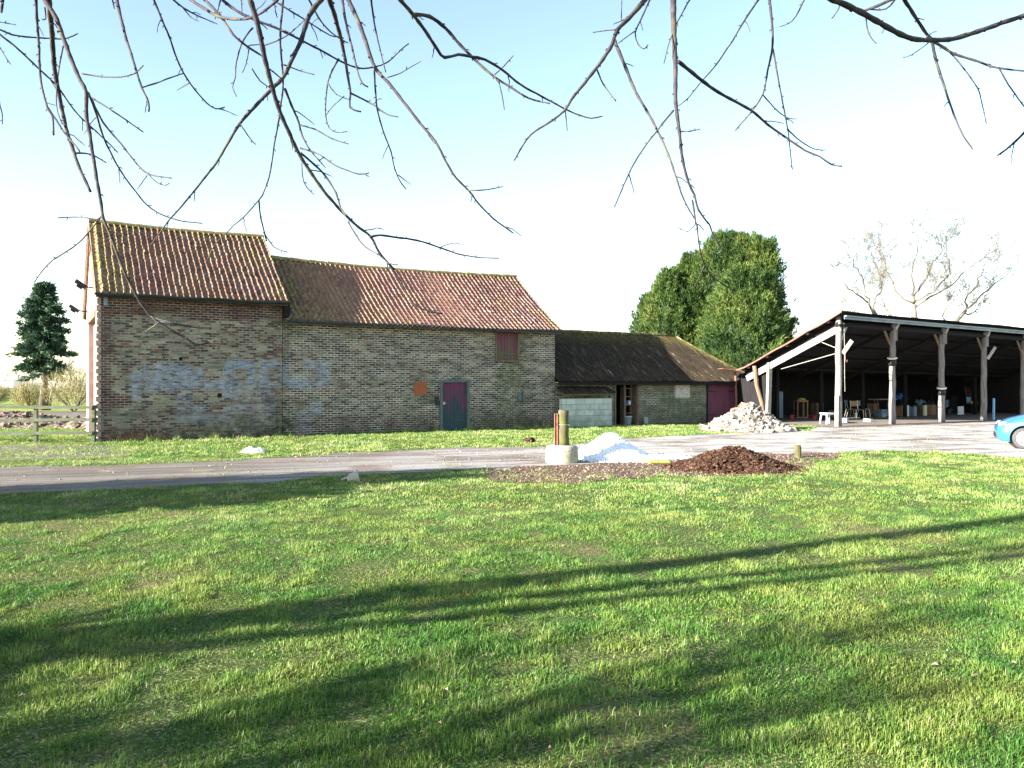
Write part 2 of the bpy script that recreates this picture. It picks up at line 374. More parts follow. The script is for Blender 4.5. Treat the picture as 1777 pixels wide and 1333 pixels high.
# ---------------------------------------------------------------- setting: sky, sun, camera
SAZ, SEL = 27.6, 18.0     # light travels towards azimuth SAZ (from +X towards +Y), sun elevation SEL
w = bpy.data.worlds.new('World'); scn.world = w; w.use_nodes = True
nt = w.node_tree; bg = nt.nodes['Background']; sky = nt.nodes.new('ShaderNodeTexSky'); sky.sky_type = 'NISHITA'
sky.sun_disc = False; sky.sun_elevation = R(SEL)
tox, toy = -math.cos(R(SAZ)), -math.sin(R(SAZ))
sky.sun_rotation = math.atan2(tox, toy)
sky.air_density = 1.0; sky.dust_density = .3; sky.ozone_density = .5
nt.links.new(sky.outputs[0], bg.inputs[0]); bg.inputs[1].default_value = .080
sun = bpy.data.lights.new('sun', 'SUN'); sun.energy = 5.; sun.angle = R(.5); sun.color = (1, .945, .86)
so = bpy.data.objects.new('sun', sun); COL.objects.link(so); so.location = (-20, -10, 15)
so.rotation_euler = Vector((math.cos(R(SAZ))*math.cos(R(SEL)), math.sin(R(SAZ))*math.cos(R(SEL)), -math.sin(R(SEL)))).to_track_quat('-Z', 'Y').to_euler()
cam = bpy.data.cameras.new('camera'); co = bpy.data.objects.new('camera', cam); COL.objects.link(co); scn.camera = co
co.location = (0, 0, H); co.rotation_euler = (R(90), 0, 0); cam.sensor_width = 36; cam.lens = 36*F/1777; cam.clip_end = 3000; cam.clip_start = .05
scn.view_settings.view_transform = 'Standard'; scn.view_settings.look = 'None'; scn.view_settings.gamma = 1
scn.view_settings.exposure = 2.4
scn.cycles.max_bounces = 6; scn.cycles.transparent_max_bounces = 4
# ---------------------------------------------------------------- ground
def sheet(name, pts, z, mat, label=None, jit=.0, kind='structure', step=.35):
    out = []
    n = len(pts)
    for i in range(n):
        a = Vector(pts[i]); b = Vector(pts[(i+1) % n]); k = max(1, int((b-a).length/step))
        for j in range(k):
            p = a.lerp(b, j/k); d = (b-a).normalized()
            off = (mn.noise(Vector((p.x*1.1, p.y*1.1, 3)))+.6*mn.noise(Vector((p.x*4, p.y*4, 9))))*jit
            out.append((p.x-d.y*off, p.y+d.x*off))
    bm = bmesh.new(); vs = [bm.verts.new((x, y, z)) for x, y in out]; bm.faces.new(vs)
    bmesh.ops.triangulate(bm, faces=bm.faces[:]); bm.normal_update()
    if sum(f.normal.z for f in bm.faces) < 0: bmesh.ops.reverse_faces(bm, faces=bm.faces[:])
    me = bpy.data.meshes.new(name); bm.to_mesh(me); bm.free(); me.materials.append(mat)
    o = bpy.data.objects.new(name, me); COL.objects.link(o); o['kind'] = kind
    return o, out
sheet('ground', [(-1500, -60), (1500, -60), (1500, 2500), (-1500, 2500)], 0, GROUND, step=1e6)
sheet('pasture', [(-600, 50), (-16, 50), (5, 75), (500, 75), (900, 1500), (-900, 1500)], .004, m_field(), step=1e6)
TR_UP = [(-900, 826), (-60, 813), (0, 812), (200, 808), (420, 799), (620, 786), (790, 778), (960, 776), (1010, 770), (1110, 760), (1230, 754), (1400, 748)]
TR_LO = [(-900, 905), (-60, 864), (0, 860), (120, 853), (200, 851), (300, 844), (450, 838), (560, 827), (700, 821), (850, 814), (960, 820), (1060, 824), (1170, 812), (1300, 800), (1400, 792), (1490, 783), (1600, 784), (1700, 789), (1780, 797), (1860, 802)]
track_poly = [G(*p) for p in TR_UP]+[fromBarn(26.5, -4.3), fromBarn(52, -5.9), (30, 18.5)]+[G(*p) for p in TR_LO][::-1]
_, TRK = sheet('gravel_track', track_poly, .004, TRACK, jit=.28)
_, LANE = sheet('back_lane', [G(-900, 735), G(170, 735), G(170, 716), G(-900, 716)], .008, TRACK, jit=.5, step=1.5)
mud_poly = [G(*p) for p in ((845, 818), (900, 812), (960, 808), (1010, 806), (1080, 803), (1170, 798), (1240, 790), (1400, 786), (1470, 788), (1440, 800), (1390, 824), (1250, 828), (1130, 829), (1000, 838), (900, 838), (850, 835))]
_, MUD = sheet('muddy_verge', mud_poly, .008, m_mulch('bark_litter', (.045, .028, .018), (.14, .095, .07), (.32, .27, .22), 26), jit=.4)
_, BARE = sheet('bare_patch', [G(*p) for p in ((-20, 775), (60, 771), (160, 773), (235, 778), (230, 790), (150, 797), (40, 800), (-20, 800))], .004, m_mulch('thin_gravel', (.10, .09, .06), (.19, .17, .12), (.28, .27, .19), 14), jit=.35)
# ---------------------------------------------------------------- barn: tall end + long range (one building each)
def rects_mask(rects, t, z, soft=.08):
    best = 0.
    for (t0, t1, z0, z1, s) in rects:
        dx = max(t0-t, 0, t-t1); dz = max(z0-z, 0, z-z1); d = math.hypot(dx, dz)
        if d < soft: best = max(best, s*(1-d/soft))
    return best
def px_rects(L, x0, y0, sc):
    out = []
    for (a, b, c, d, s) in L:
        t0, z1 = onV(x0+a/sc, y0+b/sc); t1, _ = onV(x0+c/sc, y0+(b+d)/2/sc); _, z0 = onV(x0+(a+c)/2/sc, y0+d/sc); _, z1 = onV(x0+(a+c)/2/sc, y0+b/sc)
        out.append((t0, t1, z0, z1, s))
    return out
PAINT = px_rects([(280, 190, 330, 370, .8), (350, 150, 400, 230, .6), (380, 220, 560, 310, .85), (450, 140, 680, 300, .85), (560, 170, 760, 300, .85), (780, 255, 940, 298, .95),
    (925, 140, 985, 370, .8), (950, 112, 1120, 150, 1), (1095, 130, 1132, 290, .9), (960, 260, 1040, 340, .9), (1180, 115, 1285, 146, 1), (1180, 140, 1225, 290, .9), (1200, 265, 1285, 300, .6),
    (1320, 140, 1370, 260, .6), (1370, 230, 1640, 290, .7), (1590, 120, 1660, 260, .7), (1490, 118, 1650, 155, .6), (590, 330, 690, 520, .4), (690, 430, 780, 462, .7), (930, 435, 1280, 456, .7),
    (600, 490, 980, 540, .55), (1530, 410, 1610, 480, .6), (1440, 470, 1530, 610, .45), (1000, 300, 1280, 600, .28)], 160, 600, 4.039)
MOSSR = px_rects([(1020, 540, 1290, 660, .7), (1290, 500, 1420, 660, .8), (600, 580, 1020, 680, .5)], 160, 600, 4.039) + px_rects([(1420, 560, 1560, 1100, .75), (1250, 1080, 1700, 1180, .9), (880, 860, 1000, 1150, .35), (100, 480, 200, 560, .5)], 460, 420, 3.508)
def wall_front(mb, t0, t1, z0, z1, vf, holes, thick=.32, step=.09, attf=None, topf=None):
    ts = sorted(set([t0, t1]+[h[0] for h in holes]+[h[1] for h in holes])); zs = sorted(set([z0, z1]+[h[2] for h in holes]+[h[3] for h in holes]))
    def fill(a):
        o = [a[0]]
        for p, q in zip(a, a[1:]):
            k = max(1, int(round((q-p)/step))); o += [p+(q-p)*i/k for i in range(1, k+1)]
        return o
    ts = fill(ts); zs = fill(zs); nt_, nz_ = len(ts), len(zs)
    V = []; A = {'paint': [], 'moss': [], 'damp': [], 'red': [], 'white': []}
    for j, z in enumerate(zs):
        for i, t in enumerate(ts):
            zz = z if topf is None else z0+(z-z0)*(topf(t)-z0)/(z1-z0)
            bul = mn.noise(Vector((t*.6, z*.6, 5)))*.03+mn.noise(Vector((t*2.5, z*2.5, 1)))*.008
            edge = any(abs(t-h[0]) < 1e-6 or abs(t-h[1]) < 1e-6 for h in holes) or i in (0, nt_-1)
            V.append((t, vf-(0 if edge else bul), zz))
            at = attf(t, zz)
            for k in A: A[k].append(at.get(k, 0.))
    inside = lambda i, j: any(h[0]-1e-6 < (ts[i]+ts[i+1])/2 < h[1] and h[2]-1e-6 < (zs[j]+zs[j+1])/2 < h[3] for h in holes)
    Fs = [(j*nt_+i, j*nt_+i+1, (j+1)*nt_+i+1, (j+1)*nt_+i) for j in range(nz_-1) for i in range(nt_-1) if not inside(i, j)]
    mb.add(V, Fs, **A)
    for (a, b, c, d) in holes:     # reveals, toned evenly darker
        for (p, q) in (((a, c), (a, d)), ((a, d), (b, d)), ((b, d), (b, c))):
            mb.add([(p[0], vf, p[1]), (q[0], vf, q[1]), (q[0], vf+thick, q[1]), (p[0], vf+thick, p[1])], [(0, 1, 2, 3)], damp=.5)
def tower_att(t, z):
    red = 0.
    zb = 3.78+.10*math.floor(2.2*mn.noise(Vector((t*.9, 2, 0)))*2)/2
    if z > zb: red = 1.
    if t < .35+.15*mn.noise(Vector((z*3, 0, 0))) and z > .9: red = max(red, .8)
    if t < .9 and 1.05 < z < 1.35: red = 1.
    damp = max(0, 1-z/1.0)*.95 + max(0., .5-abs(t-5.1)*1.2)*.7
    return dict(paint=rects_mask(PAINT, t, z), moss=rects_mask(MOSSR, t, z, .3), damp=min(1, damp), red=red)
def main_att(t, z):
    damp = max(0, 1-z/.85)*.9 + (.45 if 5.1 < t < 5.6 else 0) + (.8 if 10.6 < t < 11. and 1.0 < z < 1.5 else 0)
    red = .85*max(0., min(1., (1.1-z)))*(1 if mn.noise(Vector((t*.7, z, 4))) > -.05 else .3)
    return dict(paint=rects_mask(PAINT, t, z), moss=rects_mask(MOSSR, t, z, .3), damp=min(1, damp), red=red)
def pantiles(tA, tB, prof, per=.2, crs=.30, sag=0., lichf=None, mossf=None, left_open=True):
    """clay pantile slope: every tile its own little S-shaped sheet in one mesh"""
    seg = []; L = 0.
    for a, b in zip(prof, prof[1:]):
        d = math.hypot(b[0]-a[0], b[1]-a[1]); seg.append((L, L+d, a, b)); L += d
    def at(s):
        for l0, l1, a, b in seg:
            if s <= l1+1e-6: break
        k = (s-l0)/(l1-l0); return Vector((0, a[0]+(b[0]-a[0])*k, a[1]+(b[1]-a[1])*k)), Vector((0, -(b[1]-a[1]), b[0]-a[0])).normalized()
    ncol = int(round((tB-tA)/per)); per = (tB-tA)/ncol; nc = int(math.ceil(L/crs)); crs = L/nc
    K = 9; V = []; Fs = []; rn = []; li = []; mo = []
    prf = []
    for k in range(K):
        x = k/(K-1)
        prf.append((x*1.06, (-.022*math.sin(math.pi*x/.64)) if x < .64 else .072*math.sin(math.pi*(x-.64)/.36)**.8 if x < 1 else 0.))
    for r in range(nc):
        for c in range(ncol):
            t0 = tA+c*per; s0 = r*crs; n0 = len(V)
            rr = random.random(); dt = random.gauss(0, .006)+.018*mn.noise(Vector((r*.5, c*.31, 0))); lift = abs(random.gauss(0, .005)); tw = random.gauss(0, .007)
            slip = random.random() < .012
            if slip: dt += random.uniform(-.03, .03); tw += random.uniform(-.03, .03); lift += .02
            u_ = (t0-tA)/(tB-tA); sg = -sag*math.sin(math.pi*u_)
            und = .03*mn.noise(Vector((t0*.55, s0*.6, 7)))
            lv = lichf(t0, s0/L) if lichf else 0.; mv = mossf(t0, s0/L) if mossf else 0.
            for e, (s, off) in enumerate(((s0-.035, .030+lift), (min(L, s0+crs+.01), .004))):
                p, nrm = at(max(0, s)); 
                if s < 0: p = p+Vector((0, -.03, -.02))
                for x, hgt in prf:
                    q = p+nrm*(hgt+off+und)
                    V.append((t0+x*per+dt+(tw if e == 0 else -tw), q.y, q.z+sg)); rn.append(rr); li.append(lv); mo.append(mv)
            for k in range(K-1): Fs.append((n0+k, n0+k+1, n0+K+k+1, n0+K+k))
            # front lip
            m0 = len(V)
            for k in range(K):
                q = V[n0+k]; V.append((q[0], q[1]+.006, q[2]-.022)); rn.append(rr*.6); li.append(lv*.4); mo.append(mv)
            for k in range(K-1): Fs.append((m0+k, m0+k+1, n0+k+1, n0+k))
    return np.array(V), np.array(Fs), dict(rnd=np.array(rn), lich=np.array(li), moss=np.array(mo))
def ridge_tiles(mb, tA, tB, v, z, sag=0, r=.12, ln=.34):
    n = int((tB-tA)/ln); ln = (tB-tA)/n
    for i in range(n):
        a = tA+i*ln; zz = lambda t: z-sag*math.sin(math.pi*(t-tA)/(tB-tA))+random.gauss(0, .005)
        vs = []
        rj = r*random.uniform(.93, 1.06)
        for t, q in ((a-.015, rj*1.05), (a+ln+.01, rj*.95)):
            zt = zz(t)
            for k in range(9):
                an = math.pi*(k/8)*1.16-.08*math.pi; vs.append((t, v-math.cos(an)*q, zt+math.sin(an)*q*.9-.03))
        mb.add(vs, [(k, k+1, 10+k, 9+k) for k in range(8)]+[tuple(range(9)), tuple(range(17, 8, -1))])
barn_loc = (O[0], O[1], 0)
# -- tall end
tb = thing('brick_granary', 'tall pantiled brick end of the barn with faded pale blue lettering on its wall', 'barn', barn_loc, YAW)
mb = MB(); wall_front(mb, 0, 5.32, -.1, 4.42, 0., [(2.18, 2.28, 2.42, 2.52), (3.30, 3.44, 1.27, 1.41)], attf=tower_att); mb.build('front_wall', BRICK_TOWER, tb)
for b_ in ((2.1, 2.4, 2.3, 2.6), (3.2, 3.6, 1.2, 1.5)):
    mb = MB(); mb.box(b_[0], b_[1], .12, .2, b_[2], b_[3]); mb.build('vent_hole', BLACK, tb)
TP = [(-.28, 4.36), (3.02, 6.95)]
def gable_poly(mb, t, vs_z, thick, **att):
    n = len(vs_z); a = [(t, v, z) for v, z in vs_z]; b = [(t+thick, v, z) for v, z in vs_z]
    mb.add(a+b, [tuple(range(n))[::-1], tuple(range(n, 2*n))]+[(i, (i+1) % n, n+(i+1) % n, n+i) for i in range(n)], **att)
zr = lambda v: 4.30+(6.86-4.30)*(v/3.02) if v < 3.02 else 6.86-(v-3.02)*(6.86-4.3)/2.98
mb = MB()   # left gable: piers, wall over the opening
gable_poly(mb, -.03, [(.01, -.1), (1.15, -.1), (1.15, zr(1.15)), (.01, zr(.01))], .36)
gable_poly(mb, -.03, [(1.15, 3.95), (4.6, 3.95), (4.6, zr(4.6)), (3.02, 6.86), (1.15, zr(1.15))], .36)
gable_poly(mb, -.03, [(4.6, -.1), (6., -.1), (6., 4.3), (4.6, zr(4.6))], .36)
mb.build('gable_wall', GABLE, tb)
mb = MB()
for i in range(22): mb.box(-.07+random.uniform(-.02, .01), .05, -.045, .25, i*.205-.05, i*.205+.11)
q_ = mb.build('corner_quoins', simple('pale_worn_brick_corner', (.36, .27, .22), .9, .3, 10, .5), tb)
mb = MB(); mb.box(.12, .2, 1.15, 4.6, 0, 3.75); mb.build('cart_door', simple('grey_pink_door_boards', (.30, .22, .20), .85, .3, 3, .4), tb)
mb = MB(); mb.box(-.06, .3, 1.0, 4.75, 3.75, 3.96); mb.build('lintel', OLDWOOD, tb)
mb = MB(); gable_poly(mb, 4.97, [(0.33, 0), (6., 0), (6., 4.3), (3.02, 6.86), (0.33, zr(.33))], .3, damp=.4); mb.box(.33, 4.97, 5.7, 6., 0, 4.3); mb.build('rear_wall', BRICK_TOWER, tb)
V, Fc, A = pantiles(-.08, 5.42, TP, .186, .22, .06, lambda t, s: min(1, .12+.5*max(0, 1-t/1.0)+.5*max(0, s-.85)*5+.6*max(0, t-4.9)+.4*(mn.noise(Vector((t, s*4, 0)))+.1)), lambda t, s: .12+.25*max(0, .1-s)*10)
fast_mesh('front_roof_slope', V, Fc, TILE, tb, A)
mb = MB(); mb.add([(-.08, -.22, 4.36), (5.42, -.22, 4.36), (5.42, 3.02, 6.90), (-.08, 3.02, 6.90), (-.08, 6.3, 4.1), (5.42, 6.3, 4.1)], [(0, 1, 2, 3), (3, 2, 5, 4)])
mb.add([(-.08, -.22, 4.28), (5.42, -.22, 4.28), (5.42, 3.02, 6.80), (-.08, 3.02, 6.80), (-.08, 6.3, 4.0), (5.42, 6.3, 4.0)], [(0, 3, 2, 1), (3, 4, 5, 2)])
mb.build('rear_roof_slope', simple('brown_tile_back', (.26, .12, .08), .9, .3, 6, .3), tb)
mb = MB(); ridge_tiles(mb, -.1, 5.43, 3.02, 6.99, .06); mb.build('ridge', RIDGE, tb)
for s_ in (0, 1):
    t_ = -.1+s_*5.46; mb = MB()
    mb.tube([(t_, -.28, 4.30), (t_, 3.02, 6.86), (t_, 6.3, 4.05)], .055, 4); mb.build('verge', OLDWOOD, tb)
mb = MB()
n = 14; pts = [(-.12+5.6*i/n, -.37, 4.33-.015*math.sin(i*1.3)) for i in range(n+1)]
vs = []; 
for p in pts:
    for k in range(7):
        a = math.pi+math.pi*k/6; vs.append((p[0], p[1]+.065*math.cos(a), p[2]+.065*math.sin(a)))
mb.add(vs, [(i*7+k, i*7+k+1, (i+1)*7+k+1, (i+1)*7+k) for i in range(n) for k in range(6)]); mb.tube([(p[0], p[1]-.065, p[2]) for p in pts], .012, 6)
mb.box(-.1, 5.45, -.27, -.24, 4.22, 4.37)
mb.build('gutter', GUTTER, tb)
mb = MB(); mb.box(5.33, 5.52, -.20, .12, 3.85, 4.36); mb.build('eaves_end_board', DARKWOOD, tb)
mb = MB(); mb.box(.12, .22, -.06, -.02, 4.0, 4.25); mb.build('wall_box', GREYP, tb)
mb = MB(); mb.box(1.62, 1.80, -.05, .01, 3.56, 3.64); mb.build('wall_bracket', WHITEP, tb)
for (v_, z_, nm) in ((1.0, 4.60, 'dark floodlight tilted out from the tall gable beside the eaves'), (5.7, 4.25, 'dark floodlight at the far back corner of the tall gable')):
    fl = thing('floodlight', nm, 'floodlight', (*fromBarn(-.03, v_), z_), YAW, 'floodlights on the gable')
    m = MB(); Mx = Matrix.Translation((-.38, 0, .08)) @ Matrix.Rotation(R(35), 4, 'Y'); m.box(-.20, .16, -.16, .16, -.05, .05, Mx); m.box(-.10, .08, -.1, .1, -.12, -.05, Mx); m.build('lamp_housing', BLACK, fl, bevel=.01)
    m = MB(); m.bar((0, 0, 0), (-.33, 0, .03), .04, .04); m.build('bracket', BLACK, fl)
# -- long range
mbn = thing('brick_barn', 'long pantiled brick barn range with a maroon door and a small loft hatch', 'barn', barn_loc, YAW)
dT0, dT1, dZ = 11.0, 12.2, 1.80
wt0, wz1 = onV(860, 577); wt1, wz0 = onV(901, 627)
eav = lambda t: 3.86-.03*math.sin(math.pi*(t-5.3)/10.7)
mb = MB(); wall_front(mb, 5.34, 16.0, -.1, 3.86, .03, [(dT0, dT1, -.1, dZ), (wt0, wt1, wz0, 3.70)], attf=main_att, topf=None)
mb.build('front_wall', BRICK_MAIN, mbn)
MP = [(-.25, 3.80), (.88, 4.52), (2.08, 5.36), (3.25, 6.28)]
mb = MB(); gable_poly(mb, 15.7, [(0.03, -.1), (6.4, -.1), (6.4, 3.7), (3.25, 6.2), (2.08, 5.3), (.88, 4.46), (0.03, 3.86)], .3)
mb.box(5.34, 15.7, 6.1, 6.4, 0, 3.7); mb.build('end_wall', BRICK_MAIN, mbn)
V, Fc, A = pantiles(5.36, 16.12, MP, .186, .215, .10, lambda t, s: min(1, max(.06, .9-(t-5.3)*.16)*.75+.6*max(0, s-.92)*8+.5*max(0, t-15.6)+.45*mn.noise(Vector((t*1.3, s*5, 3)))), lambda t, s: .8*max(0, 1-(t-5.3)/3.0)+.35*max(0, .06-s)*10)
fast_mesh('front_roof_slope', V, Fc, TILE, mbn, A)
mb = MB(); pr = [(5.36, v, z-.03) for v, z in MP]; n = len(pr)
mb.add(pr+[(16.12, v, z) for _, v, z in pr], [(i, n+i, n+i+1, i+1) for i in range(n-1)])
mb.add([(5.36, 3.25, 6.25), (16.12, 3.25, 6.25), (16.12, 6.7, 3.5), (5.36, 6.7, 3.5)], [(0, 1, 2, 3)])
mb.build('rear_roof_slope', simple('brown_tile_back', (.26, .12, .08), .9, .3, 6, .3), mbn)
mb = MB(); ridge_tiles(mb, 5.45, 16.14, 3.25, 6.31, .10); mb.build('ridge', RIDGE, mbn)
mb = MB()
for a, b in zip(MP, MP[1:]): mb.bar((16.13, a[0], a[1]-.05), (16.13, b[0], b[1]-.05), .04, .09)
mb.build('verge', OLDWOOD, mbn)
mb = MB(); mb.box(5.5, 16.1, -.24, -.20, 3.66, 3.80); mb.tube([(5.45+10.7*i/12, -.27, 3.75-.02*math.sin(i)) for i in range(13)], .045, 8); mb.build('gutter', GUTTER, mbn)
# door
m = MB(); m.box(dT0, dT0+.1, -.02, .16, -.05, dZ-.02); m.box(dT1-.1, dT1, -.02, .16, -.05, dZ-.02)
for i in range(10):   # cambered head
    a = dT0-.03+(dT1-dT0+.06)*i/10; b = dT0-.03+(dT1-dT0+.06)*(i+1)/10; hh = lambda t: .07*math.sin(math.pi*(t-dT0+.03)/(dT1-dT0+.06))
    m.add([(a, -.03, dZ-.04), (b, -.03, dZ-.04), (b, -.03, dZ+.03+hh(b)), (a, -.03, dZ+.03+hh(a)), (a, .15, dZ-.04), (b, .15, dZ-.04), (b, .15, dZ+.03+hh(b)), (a, .15, dZ+.03+hh(a))], [(0, 1, 2, 3), (4, 7, 6, 5), (0, 4, 5, 1), (3, 2, 6, 7)])
m.build('door_frame', FRAME, mbn)
m = MB(); m.box(dT0+.1, dT1-.1, .05, .10, 0., dZ-.04); dd = m.build('door', DOOR, mbn)
for z_ in (.35, 1.38): m = MB(); m.box(dT1-.62, dT1-.11, .038, .052, z_, z_+.045); m.build('hinge_strap', GUTTER, dd)
m = MB(); m.box(dT0+.13, dT0+.18, .0, .05, .95, 1.05); m.tube([(dT0+.15, -.03, 1.0), (dT0+.22, -.03, 1.0)], .012); m.build('handle', WHITEP, dd)
m = MB(); m.box(dT0-.2, dT0-.06, .0, .028, .98, 1.26); m.box(dT0-.17, dT0-.02, -.01, .02, .92, 1.10); m.build('broken_brick_hole', BLACK, mbn)
m = MB(); a_, b_ = onV(719, 664), onV(741, 686); m.box(a_[0], b_[0], -.004, .05, b_[1], a_[1]); m.build('brick_infill', TERRA, mbn)
m = MB(); m.box(wt0+.05, wt1-.05, .06, .10, wz0+.03, 3.68); hd = m.build('loft_hatch', HATCH, mbn)
for z_ in (wz0+.2, wz0+.85): m = MB(); m.box(wt1-.6, wt1-.06, .045, .062, z_, z_+.04); m.build('hinge_strap', GUTTER, hd)
m = MB(); m.box(wt0, wt0+.05, -.01, .12, wz0, 3.68); m.box(wt1-.05, wt1, -.01, .12, wz0, 3.68); m.box(wt0-.02, wt1+.02, -.03, .12, wz0-.04, wz0+.02); m.bar((wt0+.5, .05, wz0+.26), (wt1-.06, .05, wz0+.26), .02, .03); m.build('hatch_frame', OLDWOOD, mbn)
m = MB(); a_, b_ = onV(899, 680), onV(909, 697); m.box(a_[0], b_[0]-.1, -.01, .05, b_[1], a_[1]); m.box(b_[0]-.06, b_[0], -.01, .05, b_[1], a_[1]); m.build('vent_slot', FRAME, mbn)
# -- low barn
lb = thing('low_barn', 'low brick outbuilding with a mossy dark sheet roof and plum double doors', 'barn', barn_loc, YAW)
lowt0, lowt1, lowz = 16.0, 27.0, 1.76
dA, dB = 18.92, 20.2; pA, pB = 24.12, 26.75
WH = px_rects([(1125, 568, 1230, 665, 1)], 920, 540, 4.4425); MS = px_rects([(1020, 650, 1300, 800, .8), (870, 760, 1360, 860, .6), (580, 560, 650, 640, .4)], 920, 540, 4.4425)
def low_att(t, z): return dict(white=rects_mask(WH, t, z, .05), moss=max(rects_mask(MS, t, z, .3), .5*max(0, .4-z)), damp=max(0, 1-z/.5)*.6+max(0, .3-abs(z-1.7))*2*.5)  # darker at the foot and in a band at the wall top
mb = MB(); wall_front(mb, lowt0, lowt1, -.1, lowz, .02, [(dA, dB, -.1, 1.70), (pA, pB, -.1, 1.68)], attf=low_att); mb.build('front_wall', BRICK_LOW, lb)
mb = MB(); mb.box(lowt0, lowt1, 5.9, 6.2, 0, 1.76); mb.box(26.7, 27., .34, 5.9, -.1, 1.76); mb.box(17.2, 17.4, .34, 5.9, 0, 1.7); mb.box(22.5, 22.7, .34, 5.9, 0, 1.7); mb.build('side_wall', BRICK_LOW, lb)
def corr(mb, t0, t1, clip, zf, per=.146, amp=.022, rows=14, v0=-.3, v1=3.05, mossf=None):
    ncol = int((t1-t0)/per*6); V = []; mo = []
    for j in range(rows+1):
        for i in range(ncol+1):
            t = t0+(t1-t0)*i/ncol; va, vb = clip(t); v = va+(vb-va)*j/rows
            lap = .016*((j*3/rows) % 1 < .34)
            bowl = .018*(1 if (t % 1.05) < .12 else 0)
            z = zf(v, t)+amp*math.cos(t/per*2*math.pi)+lap+bowl+.02*mn.noise(Vector((t, v, 0)))
            V.append((t, v, z)); mo.append(mossf(t, j/rows) if mossf else 0)
    mb.add(V, [(j*(ncol+1)+i, j*(ncol+1)+i+1, (j+1)*(ncol+1)+i+1, (j+1)*(ncol+1)+i) for j in range(rows) for i in range(ncol)], moss=mo)
LZ0, LZ1, LV = 1.80, 4.02, 3.05
hipv = lambda t: LV if t < 24.9 else max(-.28, LV+(-.28-LV)*((t-24.9)/(27.35-24.9)))
mb = MB(); corr(mb, 15.95, 27.35, lambda t: (-.3, hipv(t)), lambda v, t: LZ0+(LZ1-LZ0)*(v+.3)/(LV+.3)-.06*math.sin(math.pi*(v+.3)/(LV+.3)), mossf=lambda t, s: max(0, (s-.72)*3)+max(0., .9-abs(hipv(t)*s-hipv(t)+.2)*2 if t > 24.9 else 0)+.2)
mb.build('front_roof_slope', SHEET, lb)
mb = MB(); mb.add([(24.9, LV, LZ1), (27.4, -.28, LZ0-.02), (27.4, 6.4, LZ0-.02)], [(0, 1, 2)]); mb.add([(15.95, LV, LZ1), (24.9, LV, LZ1), (27.4, 6.4, LZ0-.02), (15.95, 6.4, LZ0-.02)], [(0, 1, 2, 3)]); mb.build('rear_roof_slope', SHEET, lb)
mb = MB(); mb.tube([(15.95+8.95*i/14, LV, LZ1+.0-.03*math.sin(i*2.1)*.4) for i in range(15)], .085, 8); mb.tube([Vector((24.9, LV, LZ1+.03)).lerp(Vector((27.38, -.28, LZ0+.0)), i/8)-Vector((0, 0, .085*math.sin(math.pi*i/8))) for i in range(9)], .045, 8); mb.build('ridge', m_mulch('mossy_ridge', (.06, .05, .02), (.16, .13, .04), (.26, .24, .18), 9), lb, True)
mb = MB(); mb.box(15.98, 27.2, -.27, -.23, 1.66, 1.79); mb.box(16, 27., -.2, .3, 1.77, 1.80); mb.build('fascia', DARKWOOD, lb)
m = MB(); m.box(dA, dA+.07, -.03, .1, 0, 1.7); m.box(dB-.08, dB, -.03, .14, 0, 1.7); m.box(19.52, 19.58, .1, .16, 0, 1.68); m.box(20.02, 20.07, .3, .36, 0, 1.68); m.build('door_frame', OLDWOOD, lb)
for (a, b) in ((pA+.03, (pA+pB)/2-.012), ((pA+pB)/2+.012, pB-.38)):
    m = MB(); m.box(a, b, .04, .09, .03, 1.66); d_ = m.build('double_door', DOOR2, lb)
    for z_ in (.3, 1.35): m = MB(); m.box(a, a+.5, .025, .038, z_, z_+.05); m.build('hinge_strap', BLACK, d_)
for a in (pA-.05, pB-.36): m = MB(); m.box(a, a+.07, -.03, .12, 0, 1.7); m.build('door_post', DARKWOOD, lb)
m = MB(); m.box(pB-.28, pB, .05, .1, 0, 1.68); m.build('infill_boarding', OLDWOOD, lb)
# block bunker in the corner
bk = thing('block_bunker', 'small pale concrete block bunker under a low lean-to lid between the two barns', 'bunker', (*fromBarn(16.03, -.02), 0), YAW)
m = MB(); m.box(0, 2.42, -.42, -.20, -.05, 1.13); m.box(2.20, 2.42, -.2, 0, -.05, 1.13); m.build('block_wall', BLOCK, bk)
m = MB(); m.box(.05, 2.55, -.47, -.36, 1.24, 1.33); m.box(.05, .12, -.40, -.30, 1.13, 1.24); m.box(2.33, 2.40, -.40, -.30, 1.13, 1.24); m.build('timber_beam', POSTW, bk)
m = MB(); m.add([(0, -.55, 1.335), (2.62, -.55, 1.335), (2.45, -.0, 1.56), (0, -.0, 1.58), (0, -.55, 1.36), (2.62, -.55, 1.36), (2.45, -.0, 1.59), (0, -.0, 1.61)], [(0, 1, 2, 3), (4, 7, 6, 5), (0, 4, 5, 1), (1, 5, 6, 2)]); m.build('lid', SHEET, bk)
def bucket(loc, label, mat, rim=CREAM, s=1.):
    t = thing('bucket', label, 'bucket', loc)
    m = MB(); m.tube([(0, 0, 0), (0, 0, .02), (0, 0, .30*s)], [.10*s, .11*s, .15*s], 16, cap=False); m.cyl(0, 0, .0, .012, .105*s); m.build('pail', mat, t, True)
    m = MB(); m.tube([(.15*s*math.cos(a*math.pi/8), .15*s*math.sin(a*math.pi/8), .30*s) for a in range(17)], .014*s, 6, cap=False); m.build('rim', rim, t, True)
bucket((*fromBarn(19.72, .12), 0), 'grey blue bucket with a cream rim standing in the dark doorway', GREYP, s=1.15)
sh = thing('shelf_unit', 'wooden shelf rack with jumble inside the dark doorway', 'shelves', (*fromBarn(19.66, .22), 0), YAW)
m = MB(); m.box(0, .04, 0, .35, 0, 1.6); m.box(.46, .5, 0, .35, 0, 1.6); m.build('frame', OLDWOOD, sh)
